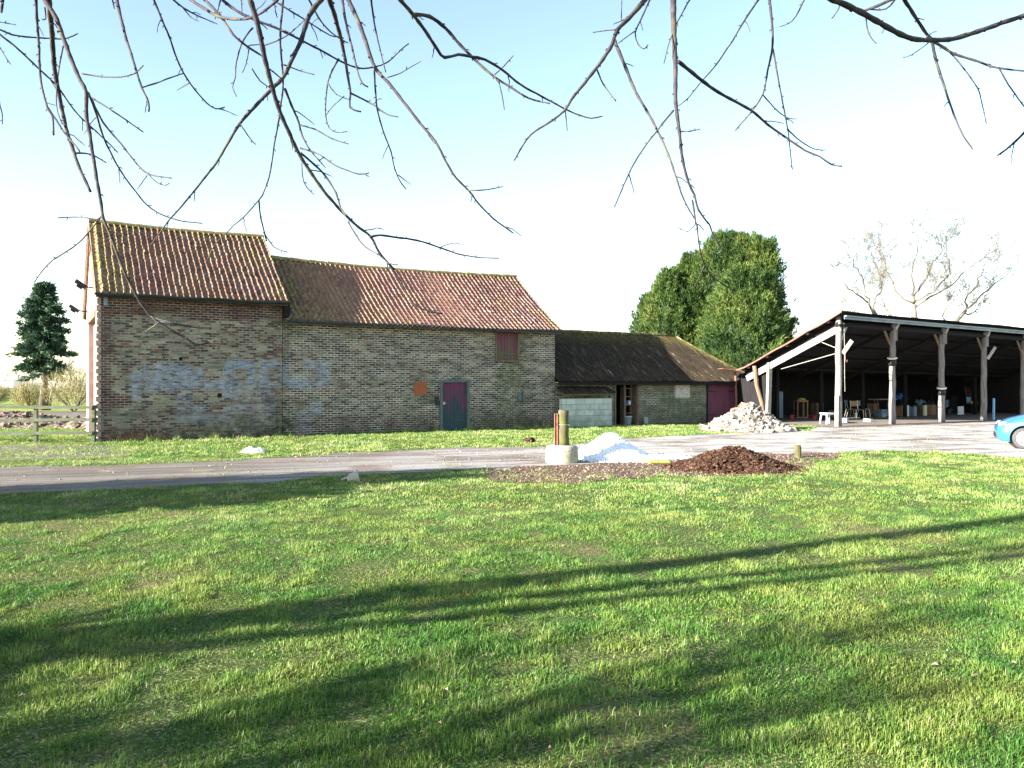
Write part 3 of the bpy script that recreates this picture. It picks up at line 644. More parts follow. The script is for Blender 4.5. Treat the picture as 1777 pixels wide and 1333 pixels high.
for z_ in (.45, .8, 1.15, 1.5):
    m = MB(); m.box(.04, .46, .01, .34, z_, z_+.03); m.build('shelf', OLDWOOD, sh)
for (x_, z_, mt, nm, cat) in ((.34, .83, POLY, 'small white tub on the shelf in the doorway', 'tub'), (.2, .83, BLUE, 'blue tin on the shelf in the doorway', 'tin')):
    px_, py_ = fromBarn(19.66+x_, .36); m = MB(); m.tube([(0, 0, 0), (0, 0, .02), (0, 0, .15), (0, 0, .17)], [.05, .06, .06, .045], 12); b_ = m.build('tin' if cat == 'tin' else 'tub', mt, None, False); b_.location = (px_, py_, z_); tag(b_, nm, cat)
sp = thing('spade', 'old spade leaning on the low barn wall right of the open doorway', 'spade', (*fromBarn(20.45, -.16), 0), YAW)
m = MB(); m.tube([(0, 0, .3), (.06, .13, .98)], .017); m.tube([(-.02, .13, .98), (.14, .13, .98)], .015); m.build('handle', OLDWOOD, sp)
m = MB(); m.add([(-.1, -.03, .04), (.1, -.03, .04), (.1, 0, .32), (-.1, 0, .32), (-.1, -.045, .04), (.1, -.045, .04), (.1, -.015, .32), (-.1, -.015, .32)], [(0, 1, 2, 3), (4, 7, 6, 5), (0, 4, 5, 1), (0, 3, 7, 4), (1, 5, 6, 2), (2, 6, 7, 3)]); m.build('blade', GALV, sp)
# ---------------------------------------------------------------- open pole shed
S0 = G(1455, 741.5)
def fromShed(t, v): return S0[0]+UX*t-UY*v, S0[1]+UY*t+UX*v
def onShed(px, py, vv):
    k = (px-CX)/F; x0 = S0[0]-UY*vv; y0 = S0[1]+UX*vv
    t = (k*y0-x0)/(UX-k*UY); return t, H+(CY-py)/F*(y0+UY*t)
shed = thing('pole_shed', 'long open fronted pole shed with sheet roof on weathered round poles', 'shed', (*S0, 0), YAW)
T1 = 20.8; SD = 9.
def sz(v, t=0): return 4.36-.013*t-(4.36-2.32)*(v/4.9)*(1.-.0*v) if v <= 4.9 else 2.34-.013*t-.03*(v-4.9)
TS = [0, 3.43, 6.95, 10.23, 13.6, 17.0, 20.4]
for i, t in enumerate(TS):
    z1 = 4.10-.013*t if i else 4.36
    lean = random.uniform(-.04, .04); m = MB()
    n = 9; m.tube([(t+lean*k/n+.012*math.sin(k*1.9+i), .012*math.sin(k*2.3+i*2), -.1+(z1+.1)*k/n) for k in range(n+1)], [.140-.030*k/n+random.uniform(-.004, .004) for k in range(n+1)], 14)
    po = m.build('post', POLE, shed, True)
    if i:
        m = MB(); zt = 4.1-.013*t
        for sx in (-1, 1): m.bar((t+sx*.10, 0, zt-.75), (t+sx*(.62 if sx < 0 else .38), 0, zt-.0), .09, .05, (0, 1, 0))
        m.build('brace', OLDWOOD, shed)
        m = MB(); m.box(t-.13, t+.13, -.16, -.05, zt-.55, zt+.13, None); m.build('post_cap_board', POLE, shed)
m = MB(); m.bar((.10, -.05, 3.45), (.45, -.05, 4.05), .09, .05, (0, 1, 0)); m.build('brace', GALV, shed)
for i in (1, 2, 3, 4): m = MB(); m.bar((TS[i]-.02, -.18, 4.02-.013*TS[i]), (TS[i]+.16, -.24, 4.36-.013*TS[i]), .12, .05, (0, 1, 0)); m.build('post_top_splinter', BEAMW, shed)
zb1 = {1: 2.78, 2: 1.52}
for i, z in zb1.items():
    m = MB(); m.tube([(TS[i]+.165*math.cos(a*.393), .165*math.sin(a*.393), z+.03*math.sin(a*.4+1)) for a in range(17)], .04, 6, cap=False); m.build('post_band', WHITEP if i == 2 else CREAM, shed)
    m = MB(); m.cyl(TS[i], 0, z-.32, z-.04, .158, .156); m.build('tar_wrap', BLACK, shed, True)
m = MB(); m.tube([(.15, -.14, 4.1), (.17, -.15, 3), (.15, -.17, 1.9), (.17, -.17, 1.4)], .008, 6); m.build('downpipe_wire', TUBEM, shed)
m = MB(); m.bar((-.165, -.05, 0), (-.155, -.05, 1.25), .05, .16, (0, 1, 0)); m.build('protective_board', BEAMW, shed)
m = MB(); m.bar((.10, -.12, 2.9), (.42, -.30, 3.42), .035, .16, (0, 0, 1)); m.build('bracket_board', BEAMW, shed)
m = MB(); m.bar((TS[3]+.1, -.12, 2.85), (TS[3]+.42, -.30, 3.40), .035, .13, (0, 0, 1)); m.build('bracket_board', BEAMW, shed)
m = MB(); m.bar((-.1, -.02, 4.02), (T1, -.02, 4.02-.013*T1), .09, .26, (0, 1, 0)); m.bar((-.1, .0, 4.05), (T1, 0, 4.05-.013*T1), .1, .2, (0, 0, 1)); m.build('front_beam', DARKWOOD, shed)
m = MB(); m.bar((-.12, -.40, 4.36), (T1, -.40, 4.36-.013*T1), .05, .11, (0, 1, 0)); m.bar((-.12, -.36, 4.29), (T1, -.36, 4.29-.013*T1), .10, .03, (0, 1, 0)); m.build('edge_flashing', GALV, shed)
m = MB(); V = []; rows = 10; nc = int((T1+.45)/.076*2)
for j in range(rows+1):
    v = -.42+(5.1+.42)*j/rows
    for i in range(nc+1):
        t = -.35+(T1+.35)*i/nc
        V.append((t, v, sz(max(v, 0), t)+(.17 if v < 0 else 0)*0+.018*math.cos(t/.076*math.pi)+(.02 if (j % 3) == 0 else 0)+.03*mn.noise(Vector((t*.5, v, 2)))-(.0 if v > 0 else v*.4)))
m.add(V, [(j*(nc+1)+i, j*(nc+1)+i+1, (j+1)*(nc+1)+i+1, (j+1)*(nc+1)+i) for j in range(rows) for i in range(nc)])
m.build('roof_sheet', SHEDROOF, shed)
m2 = MB(); m2.add([(1.2, 4.9, 2.36), (T1, 4.9, 2.10), (T1, 9.3, 1.98), (1.2, 9.3, 2.24), (1.2, 4.9, 2.40), (T1, 4.9, 2.14), (T1, 9.3, 2.02), (1.2, 9.3, 2.28)], [(0, 1, 2, 3), (4, 7, 6, 5), (0, 4, 5, 1), (1, 5, 6, 2), (2, 6, 7, 3), (3, 7, 4, 0)]); m2.build('rear_roof_sheet', SHEDROOF, shed)
m = MB()
V2 = [(p[0]-.0, p[1], p[2]-.035) for p in V if abs(p[0]+.35) < .01]
for a, b in zip(V2, V2[1:]): m.bar(a, b, .04, .06)
m.build('roof_edge', RUST, shed)
for v in (.25, 1.25, 2.3, 3.35, 4.4):
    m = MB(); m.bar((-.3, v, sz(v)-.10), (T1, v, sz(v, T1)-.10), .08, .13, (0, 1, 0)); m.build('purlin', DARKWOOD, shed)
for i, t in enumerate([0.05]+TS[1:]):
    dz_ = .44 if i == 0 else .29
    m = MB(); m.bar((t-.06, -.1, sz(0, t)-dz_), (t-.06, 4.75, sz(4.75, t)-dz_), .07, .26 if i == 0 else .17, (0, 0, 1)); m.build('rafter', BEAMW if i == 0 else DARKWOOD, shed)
m = MB(); m.bar((.10, -.1, sz(0)-.17), (.10, 4.85, sz(4.85)-.17), .02, .34, (0, 0, 1)); m.build('gap_light_stop', DARKWOOD, shed)  # dark board added to close the gap above the rafter against sunlight
m = MB(); m.bar((.05, .05, 3.1), (.05, 1.25, 3.55), .025, .025); m.bar((.05, .0, 2.95), (.3, 3.1, 2.35), .03, .03); m.build('tie_rod', TUBEM, shed)
m = MB(); tt, zz = onShed(1329, 640, 3.5); m.bar((-.02, 3.55, 0), (-.02, 3.45, 2.62), .20, .12, (0, 1, 0)); m.build('end_post', BEAMW, shed)
m = MB(); m.tube([(.25, 3.9, 0), (.1, 4.0, .9), (-.12, 4.1, 1.7), (-.2, 4.15, 2.5)], [.11, .10, .095, .09], 10); m.build('leaning_post', OLDWOOD, shed, True)
m = MB(); m.tube([(-.15, 5.3, 0), (-.15, 5.25, 1.0), (-.17, 5.3, 2.25)], .045, 8); m.build('drain_pipe', RUST, shed, True)
m = MB()
nb = int(T1/.16)
for i in range(nb):
    z1 = 2.36-.0133*(-.1+i*.16-1.2)-.02; m.box(-.1+i*.16, -.1+i*.16+.15, SD+random.uniform(-.01, .01), SD+.03, 0, z1)
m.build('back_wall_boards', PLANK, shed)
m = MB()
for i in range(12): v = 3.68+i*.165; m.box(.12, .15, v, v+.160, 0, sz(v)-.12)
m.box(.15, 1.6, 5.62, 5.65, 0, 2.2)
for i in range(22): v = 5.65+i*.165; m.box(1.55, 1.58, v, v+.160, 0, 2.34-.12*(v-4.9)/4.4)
m.build('end_sun_screen', PLANK, shed)  # end boarding added and sized to keep low sun off the stored things
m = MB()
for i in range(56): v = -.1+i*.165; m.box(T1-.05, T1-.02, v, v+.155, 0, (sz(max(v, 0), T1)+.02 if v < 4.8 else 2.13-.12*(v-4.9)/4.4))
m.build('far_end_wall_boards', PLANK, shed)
for t in (1.45, 4.45, 7.5, 10.9, 14., 17.2):
    m = MB(); m.tube([(t, 4.35, 0), (t+.03, 4.36, 1.2), (t, 4.35, sz(4.35, t)-.15)], [.11, .10, .09], 10); m.build('inner_post', DARKWOOD, shed, True)
m = MB(); hp = onShed(1487, 560, .5); m.tube([(1.05, .5, 4.0), (1.05, .5, 3.3), (1.06, .48, 2.66), (1.12, .46, 2.60), (1.15, .46, 2.68)], .018, 6); m.build('hanging_hook', RUST, shed)
m = MB(); m.bar((-.3, 5.05, 2.28), (-1.1, 5.3, 2.38), .5, .03, (0, 0, 1)); m.build('gutter_flap', RUST, shed)
_, FLR = sheet('shed_floor', [fromShed(-.4, -.45), fromShed(4, -.6), fromShed(T1, -.5), fromShed(T1, SD+.2), fromShed(1.4, SD+.2), fromShed(1.4, 5.6), fromShed(-.4, 5.6)], .02, FLOOR, jit=.12)
deep = lambda v: v if v < 2.5 else v+1.5
# shed contents: every one stands on the floor at its own depth
def stand(name, label, cat, px, v, group=None, rz=0.):
    v = deep(v)
    t, _ = onShed(px, 730, v); x, y = fromShed(t, v); return thing(name, label, cat, (x, y, .022), YAW+rz, group)
def board_box(name, label, cat, px, v, w, d, h, mat, rz=0., lid=True, z=0.):
    v = deep(v)
    t, _ = onShed(px, 730, v); x, y = fromShed(t, v); m = MB()
    m.box(-w/2, w/2, -d/2, d/2, 0, h); 
    if lid: m.box(-w/2-.004, w/2+.004, -.02, .02, h*.995, h+.003); m.box(-w*.42, w*.42, -d/2-.006, -d/2, h*.1, h*.9)
    o = m.build(name, mat, None, bevel=.006); o.location = (x, y, .022+z); o.rotation_euler = (0, 0, YAW+rz); return tag(o, label, cat)
c = stand('cupboard', 'open glazed wooden cupboard frame on the left of the shed floor', 'cupboard', 1390, 4.2, rz=-.35)
m = MB()
for x in (-.28, .24): m.box(x, x+.05, -.16, -.12, 0, .85); m.box(x, x+.05, .14, .18, 0, .85)
m.box(-.28, .29, -.16, -.12, .81, .87); m.box(-.28, .29, -.16, .18, .87, .89); m.box(.02, .05, -.16, -.12, .05, .81); m.box(-.28, .29, -.16, -.12, .03, .08); m.build('frame', CASE, c)
m = MB(); m.box(-.27, .28, .14, .16, .05, .85); m.box(-.25, .26, -.12, .14, .40, .42); m.build('back_panel', DARKWOOD, c)
t, _ = onShed(1391, 730, 5.7); x, y = fromShed(t, 5.7); m = MB(); m.tube([(-.18, 0, .03), (-.05, .02, .06), (.08, -.01, .05), (.2, 0, .03)], [.03, .055, .05, .02], 8); o = m.build('rolled_cloth', YELL, None, True); o.location = (x, y, .915); tag(o, 'mustard roll of cloth lying on top of the open cupboard', 'cloth')
for px, mt, lb_ in ((1373, REDP, 'red petrol can beside the wooden cupboard'), (1412, REDP, 'red petrol can near the white stool')):
    o = stand('petrol_can', lb_, 'can', px, 3.9 if px == 1373 else 3.2); m = MB(); m.box(-.12, .12, -.07, .07, 0, .2); m.build('body', mt, o, bevel=.02)
    m = MB(); m.tube([(-.06, 0, .19), (-.06, 0, .25), (.05, 0, .25), (.05, 0, .19)], .012, 6); m.cyl(.09, 0, .19, .24, .02); m.build('handle', BLACK, o)
def stool(px, v, label, mat, w=.62, h=.46, rz=0.):
    o = stand('garden_stool', label, 'stool', px, v, rz=rz)
    m = MB(); m.box(-w/2, w/2, -.2, .2, h-.035, h); m.box(-w/2+.04, w/2-.04, -.16, .16, h-.08, h-.035); m.build('top', mat, o, bevel=.01)
    for sx in (-1, 1):
        for sy in (-1, 1):
            m = MB(); m.tube([(sx*(w/2-.06), sy*.14, h-.05), (sx*(w/2+.0), sy*.17, 0)], [.032, .024], 8); m.build('leg', mat, o)
stool(1437, 1.6, 'white plastic stool just inside the first shed pole', POLY)
def chair(px, v, label, seatm, rz):
    o = stand('stacking_chair', label, 'chair', px, v, 'metal framed chairs in the shed', rz)
    m = MB(); m.box(-.2, .2, -.2, .2, .43, .46); m.build('seat', seatm, o, bevel=.01)
    m = MB(); m.box(-.2, .2, .19, .215, .60, .86); m.build('backrest', seatm, o, bevel=.01)
    for sx in (-1, 1):
        m = MB(); m.tube([(sx*.21, -.22, 0), (sx*.21, -.19, .42), (sx*.21, .18, .43), (sx*.21, .22, .88)], .014, 6); m.tube([(sx*.21, .15, .42), (sx*.21, .25, 0)], .014, 6); m.build('side_frame', TUBEM, o)
chair(1476, 3.4, 'teal padded metal chair behind the first shed pole', TEAL, .4)
chair(1487, 2.6, 'bare metal chair with a brown seat facing the yard, between the first two poles', CASE, -.2)
chair(1499, 3.0, 'grey metal chair at the right end of the chairs between the first two poles', GREYP, .15)
o = board_box('white_slab', 'small white slab lying at the foot of the chairs', 'slab', 1506, 2.0, .25, .3, .12, WHITEP, .2)
o = board_box('plastic_drum', 'pale blue grey plastic sack slumped beside the first pole', 'sack', 1465, 2.0, .5, .3, .2, GREYP, .5)
tb2 = stand('trestle_table', 'pale topped trestle table left of the second shed pole', 'table', 1532, 4.0)
m = MB(); m.box(-.75, .75, -.3, .3, .86, .90); m.build('tabletop', BEAMW, tb2)
for sx in (-1, 1):
    for sy in (-1, 1): m = MB(); m.bar((sx*.55, sy*.05, .86), (sx*.65, sy*.28, 0), .05, .03); m.build('leg', OLDWOOD, tb2)
board_box('packing_crate', 'low crate under the trestle table', 'crate', 1530, 4.0, .6, .4, .35, GREYP)
for k, (px, v, w_, d_, h_, mt, lab, nm) in enumerate([
    (1564, 3.4, .36, .35, .55, CASE, 'brown wooden cabinet just right of the second pole', 'cabinet'),
    (1575, 3.3, .20, .05, .56, WHITEP, 'narrow white board standing beside the brown cabinet', 'board'),
    (1584, 3.5, .26, .30, .48, GREYP, 'grey plastic crate between the white board and the cartons', 'crate'),
    (1605, 3.3, .20, .10, .55, CREAM, 'narrow cream board against the large brown carton', 'board'),
    (1615, 3.4, .40, .40, .56, CARD, 'large brown carton left of the third pole', 'carton'),
    (1596, 4.0, .5, .4, .55, OLDWOOD, 'old wooden chest under the teal bundle', 'chest'),
    (1562, 4.4, .7, .5, .85, DARKWOOD, 'dark chest under the blue tarpaulin', 'chest'),
    (1655, 4.9, .75, .04, .95, PLANK, 'tall grey board leaning on the back wall right of the third pole', 'board'),
    (1667, 3.2, .45, .06, .45, WHITEP, 'white panel propped up between the third and fourth poles', 'panel'),
    (1686, 4.2, .65, .4, .52, DARKWOOD, 'dark chest under the mustard cover', 'chest'),
    (1531, 3.1, .3, .25, .22, GREYP, 'small grey box in front of the trestle table', 'box'),
    (1418, 5.2, .5, .4, .7, OLDWOOD, 'old wooden chest against the back between the cupboard and the first pole', 'chest'),
    (1352, 5.4, .6, .05, 1.3, GREYP, 'tall grey panel leaning deep in the left bay', 'panel'),
    (1447, 4.6, .4, .4, .35, CARD, 'small brown carton behind the white stool', 'carton'),
    (1515, 5.4, .5, .4, .62, CASE, 'reddish wooden cabinet behind the metal chairs', 'cabinet'),
    (1627, 4.4, .35, .3, .4, OLDWOOD, 'low wooden chest directly behind the third pole', 'chest'),
    (1640, 5.2, .4, .4, .75, GREYP, 'grey plastic crate right of the third pole', 'crate'),
    (1718, 4.6, .5, .4, .5, CARD, 'brown carton right of the fourth pole', 'carton')]):
    board_box({'board': 'propped_board', 'panel': 'white_panel', 'chest': 'storage_chest', 'crate': 'plastic_crate'}.get(nm, nm), lab, nm, px, v, w_, d_, h_, mt, random.uniform(-.15, .15))
def heap_cloth(name, label, cat, px, v, z, w, d, h, mat):
    v = deep(v)
    t, _ = onShed(px, 730, v); x, y = fromShed(t, v); m = MB(); n = 12; V = []
    for j in range(n+1):
        for i in range(n+1):
            a, b = i/n*2-1, j/n*2-1; r = max(0, 1-(abs(a)**2.5+abs(b)**2.5)/1.3)
            V.append((a*w/2, b*d/2, h*r**.5*(.8+.4*mn.noise(Vector((a*2, b*2, px))))))
    m.add(V, [(j*(n+1)+i, j*(n+1)+i+1, (j+1)*(n+1)+i+1, (j+1)*(n+1)+i) for j in range(n) for i in range(n)]); k = len(V)
    m.add([(-w/2, -d/2, 0), (w/2, -d/2, 0), (w/2, d/2, 0), (-w/2, d/2, 0)], [(3, 2, 1, 0)])
    o = m.build(name, mat, None, True); o.location = (x, y, z); o.rotation_euler = (0, 0, YAW); tag(o, label, cat)
heap_cloth('tarpaulin', 'bright blue tarpaulin heaped on a chest behind the second pole', 'tarpaulin', 1560, 4.4, .88, .85, .6, .36, BLUE)
heap_cloth('cloth_bundle', 'teal bundle on a chest between the second and third poles', 'bundle', 1596, 4.0, .575, .7, .5, .32, TEAL)
heap_cloth('bin_bag', 'black bin bag behind the large brown carton', 'bag', 1614, 4.3, .022, .8, .6, .85, BLACK)
heap_cloth('bin_bag', 'black bin bag at the left of the white panel', 'bag', 1645, 3.6, .022, .7, .5, .5, BLACK)
heap_cloth('cover', 'mustard cover over a dark chest left of the fourth pole', 'cover', 1688, 4.2, .545, .62, .42, .18, YELL)
o = stand('wire_frame', 'rusty wire mesh frame leaning behind the fourth pole', 'mesh frame', 1687, 4.9); m = MB()
Mx = Matrix.Rotation(R(-8), 4, 'X')
m.tube([Mx @ Vector(p) for p in ((-.38, 0, .1), (-.38, 0, 1.5), (.38, 0, 1.5), (.38, 0, .1), (-.38, 0, .1))], .02, 6)
for k in range(1, 7): m.tube([Mx @ Vector((-.38+.76*k/7, 0, .1)), Mx @ Vector((-.38+.76*k/7, 0, 1.5))], .006, 4); m.tube([Mx @ Vector((-.38, 0, .1+.2*k)), Mx @ Vector((.38, 0, .1+.2*k))], .006, 4)
m.build('mesh', RUST, o)
o = board_box('propped_board', 'pale blue board resting on the dark chest in front of the mesh frame', 'board', 1681, 4.5, .5, .03, .36, PALEBLUE, .1, z=.56)
o = stand('blue_pole', 'short sky blue pole leaning in front of the right hand bay', 'pole', 1730, .2); m = MB(); m.bar((-.28, 0, 0), (.2, .25, .98), .09, .06, (0, 1, 0)); m.tube([(-.29, -.0, 0), (-.28, 0, .05)], .06, 8); m.build('pole', PALEBLUE, o)
o = stand('timber_stack', 'rusty red timbers stacked upright against the back wall at the right', 'timber', 1762, 5.0); m = MB()
for k in range(9): m.bar((-.9+k*.2, -.1-.05*(k % 2), 0), (-.88+k*.2+random.uniform(-.05, .05), .3, 1.7+random.uniform(-.4, .3)), .07, .05)
m.build('timbers', simple('dull_red_timber', (.09, .035, .03), .8, .4, 6), o)
# ---------------------------------------------------------------- heaps
def mound(name, label, cat, cx, cy, rx, ry, h, mat, rough=.1, pw=1.3, n=64, rot=0., sc=3., chunk=None):
    o = thing(name, label, cat, (cx, cy, 0), rot); V = []
    for j in range(n+1):
        for i in range(n+1):
            a, b = i/n*2-1, j/n*2-1; r = math.hypot(a, b)*(1+.22*mn.noise(Vector((math.atan2(b, a)*1.1, cx, 2))))
            z = h*max(0, 1-r)**pw if r > .12 else h*(.88**pw)*(1-.0*r)
            if r < .97: z += rough*(mn.noise(Vector((a*rx*sc, b*ry*sc, 1)))+.5*mn.noise(Vector((a*rx*sc*2.7, b*ry*sc*2.7, 4)))+.35*mn.noise(Vector((a*rx*sc*6, b*ry*sc*6, 8))))*min(1, (1-r)*4)
            V.append((a*rx, b*ry, max(z, -.02 if r > .9 else .01)-(.03 if r > 1 else 0)))
    m = MB(); m.add(V, [(j*(n+1)+i, j*(n+1)+i+1, (j+1)*(n+1)+i+1, (j+1)*(n+1)+i) for j in range(n) for i in range(n)])
    m.build('mound', mat, o, name == 'lime_heap')
    if chunk:
        cnt, r0, r1, cm, sq, spread = chunk; m = MB()
        for k in range(cnt):
            an = random.random()*6.283; rr = random.random()**.6*spread; a, b = math.cos(an)*rr, math.sin(an)*rr
            z = h*max(0, 1-min(rr, 1))**pw if rr > .12 else h*.88**pw
            s_ = random.uniform(r0, r1)*(1 if random.random() < .8 else 1.5)
            m.rock((a*rx, b*ry, max(z, 0)+s_*.18), s_, sq, rnd=random.random())
        lp = m.build('loose_pieces', cm, o); lp['kind'] = 'stuff'
    return o
def at_px(px0, px1, pyb): x0, y0 = G(px0, pyb); x1, y1 = G(px1, pyb); return x0, x1, y0
x0, x1, yb = at_px(1000, 1118, 801)
mound('lime_heap', 'bright white heap of crushed lime behind the post in its concrete base', 'heap', G(1054, 790)[0], yb+1.05, .95, 1.3, .60, LIME, .022, 1.05, 80, sc=3, chunk=(2200, .008, .026, LIME, .8, 1.15))
o = mound('lime_spill', 'low white tail of lime spilt right of the white heap', 'heap', G(1120, 793)[0], yb+.75, 1.0, .45, .10, LIME, .04, .8, 40, rot=.1, sc=6, chunk=(350, .01, .035, LIME, .8, 1.3))
x0, x1, yb = at_px(1178, 1398, 821)
mound('manure_heap', 'reddish brown heap of rotted manure on the edge of the lawn', 'heap', (x0+x1)/2+.05, yb+.8, (x1-x0)/2, .95, .47, MULCH, .07, 1.0, 90, sc=5, chunk=(2600, .012, .04, MULCH, .5, 1.2))
x0, x1, yb = at_px(1232, 1392, 751)
mound('rubble_heap', 'pale heap of broken concrete rubble in front of the plum double doors', 'heap', (x0+x1)/2+.1, yb+1.4, (x1-x0)/2-.12, 1.4, .98, RUBM, .16, 1.0, 60, sc=2.2, chunk=(1100, .03, .13, RUBM, .6, 1.12))
mound('earth_bank', 'stony pink earth bank behind the post and rail fence at the far left', 'heap', -20., 32.5, 3.3, 1.7, .62, RUBDARK, .18, .8, 50, sc=2, chunk=(260, .04, .12, RUBDARK, .6, 1.1))
mound('earth_mound', 'smaller stony earth mound behind the fence beside the tall gable', 'heap', -16.1, 31.5, 1.5, 1.2, .50, RUBDARK, .18, .8, 40, sc=2.5, chunk=(120, .04, .10, RUBDARK, .6, 1.1))
sheet('pit', [(-17.6, 30.6), (-16.4, 30.4), (-15.9, 31.1), (-16.4, 32.2), (-17.8, 32.)], .008, m_mulch('pit_soil', (.02, .014, .01), (.05, .035, .025), (.12, .08, .06), 12), jit=.2)
# ---------------------------------------------------------------- posts in the yard
x, y = G(977, 806); y += .33
pb = thing('gate_post', 'mossy timber post with a rusty steel channel, set in a round concrete base', 'post', (x, y, 0))
m = MB(); n = 28; V = []
prof = [(0, .345), (.06, .36), (.30, .345), (.355, .33), (.375, .29), (.38, .1)]
for z, r in prof:
    for k in range(n):
        a = 6.2832*k/n; rr = r*(1+.03*mn.noise(Vector((math.cos(a)*2, math.sin(a)*2, z*3)))); V.append((rr*math.cos(a), rr*math.sin(a), z))
m.add(V, [(i*n+k, i*n+(k+1) % n, (i+1)*n+(k+1) % n, (i+1)*n+k) for i in range(len(prof)-1) for k in range(n)]+[tuple((len(prof)-1)*n+k for k in range(n))]); m.build('concrete_base', m_conc('stained_concrete', (.20, .21, .08)), pb, True)
m = MB(); m.tube([(.03+.008*math.sin(k*2.), 0, .36+k*.11) for k in range(8)], [.125, .123, .12, .122, .118, .118, .116, .112], 14); m.build('post', POSTW, pb, True)
m = MB(); m.box(-.155, -.10, -.07, .07, .36, 1.06); m.box(-.165, -.155, -.085, .085, .36, 1.06); m.box(-.10, -.09, -.085, .085, .36, 1.06); m.build('steel_channel', RUST, pb)
m = MB(); m.tube([(.03+.124*math.cos(a*.4), .124*math.sin(a*.4), .82) for a in range(17)], .008, 5, cap=False); m.build('wire_loop', TUBEM, pb)
x, y = G(1384, 795); sb = thing('stub_post', 'short mossy stub post on the lawn edge right of the brown heap', 'post', (x, y, 0)); m = MB(); m.tube([(0, 0, -.05), (.01, 0, .15), (0, 0, .28), (0, 0, .295)], [.085, .08, .075, .06], 10); m.build('stub', POSTW, sb)
x, y = G(1118, 804); o = MB(); o.box(-.2, .24, -.12, .12, 0, .13); o = o.build('kerb_stone', PINKST, None, bevel=.02); o.location = (x+.02, y, .004); o.rotation_euler = (0, 0, -.2); tag(o, 'pinkish kerb stone lying between the white and brown heaps', 'stone')
x, y = G(1143, 806); o = MB(); o.box(-.22, .24, -.1, .1, 0, .07); o = o.build('flat_stone', YSTONE, None, bevel=.02); o.location = (x, y-.02, .009); o.rotation_euler = (0, 0, .1); tag(o, 'flat yellow mossy stone in front of the pinkish kerb stone', 'stone')
x, y = G(612, 836); o = MB(); o.rock((0, 0, .05), .16, .5); o.rock((-.12, .03, .03), .1, .5); o = o.build('stone', m_conc('yellowish_stone', (.3, .25, .1)), None, bevel=.015); o.location = (x, y, 0); tag(o, 'yellowish stone on a bare spot at the track edge', 'stone')
x, y = G(916, 768); o = MB(); 
for k in range(6): o.rock((random.uniform(-.12, .12), random.uniform(-.1, .1), .05), .09, .7)
o = o.build('soil_clod', MULCH); o.location = (x, y, 0); tag(o, 'brown clod of soil on the grass strip below the loft hatch', 'clod')
x, y = G(440, 786); m = MB(); n = 16; V = []
for j in range(n+1):
    for i in range(n+1):
        a, b = i/n*2-1, j/n*2-1; r = max(0, 1-math.hypot(a, b)); V.append((a*.30, b*.22, .16*r**.5*(.7+.9*mn.noise(Vector((a*3, b*3, 1))))))
m.add(V, [(j*(n+1)+i, j*(n+1)+i+1, (j+1)*(n+1)+i+1, (j+1)*(n+1)+i) for j in range(n) for i in range(n)]); o = m.build('plastic_sack', POLY); o.location = (x, y, .01); tag(o, 'crumpled white plastic sack on the grass before the brick barn', 'sack')
# ---------------------------------------------------------------- fences
def post_rail(name, label, P0, P1, sp, zr_, ph, mat, pw=.10, group=None):
    a = Vector((*P0, 0)); b = Vector((*P1, 0)); L = (b-a).length; d = (b-a)/L; n = max(1, int(round(L/sp))); f = thing(name, label, 'fence', a, math.atan2(d.y, d.x), group)
    for i in range(n+1):
        m = MB(); x = L*i/n; m.box(x-pw/2, x+pw/2, -.05, .05, -.1, ph+random.uniform(-.02, .02), Matrix.Translation((0, random.uniform(-.01, .01), 0))); m.build('post', mat, f, bevel=.008)
    for z in zr_:
        m = MB(); k = n*2; pts = [Vector((L*i/k, -.075, z+random.uniform(-.01, .01))) for i in range(k+1)]
        for p, q in zip(pts, pts[1:]): m.bar(p, q, .035, .09, (0, 0, 1))
        m.build('rail', mat, f)
FY = 23.2; post_rail('rail_fence', 'grey green post and three rail fence joined to the tall gable corner', (-12.16-1.655*7, FY), (-12.16, FY+.25), 1.655, (1.03, .66, .28), 1.07, FENCEW)
bx, by = fromBarn(-.05, -.02)
m = MB()
for z in (1.03, .66, .28): m.bar((0, 0, z), (bx+12.16, by-FY-.2, z), .035, .09)
o = m.build('rail_end', FENCEW); o.location = (-12.16, FY+.18, 0); tag(o, 'three short rails tying the fence to the tall gable', 'rails')
post_rail('field_fence', 'dark three rail fence across the far pasture', (-75, 78), (-12, 82), 2.7, (.98, .62, .3), 1.12, DARKWOOD, .12)
post_rail('field_fence', 'second faint rail fence far out across the pasture', (-140, 135), (0, 135), 3.2, (1.0, .6), 1.15, OLDWOOD, .12)
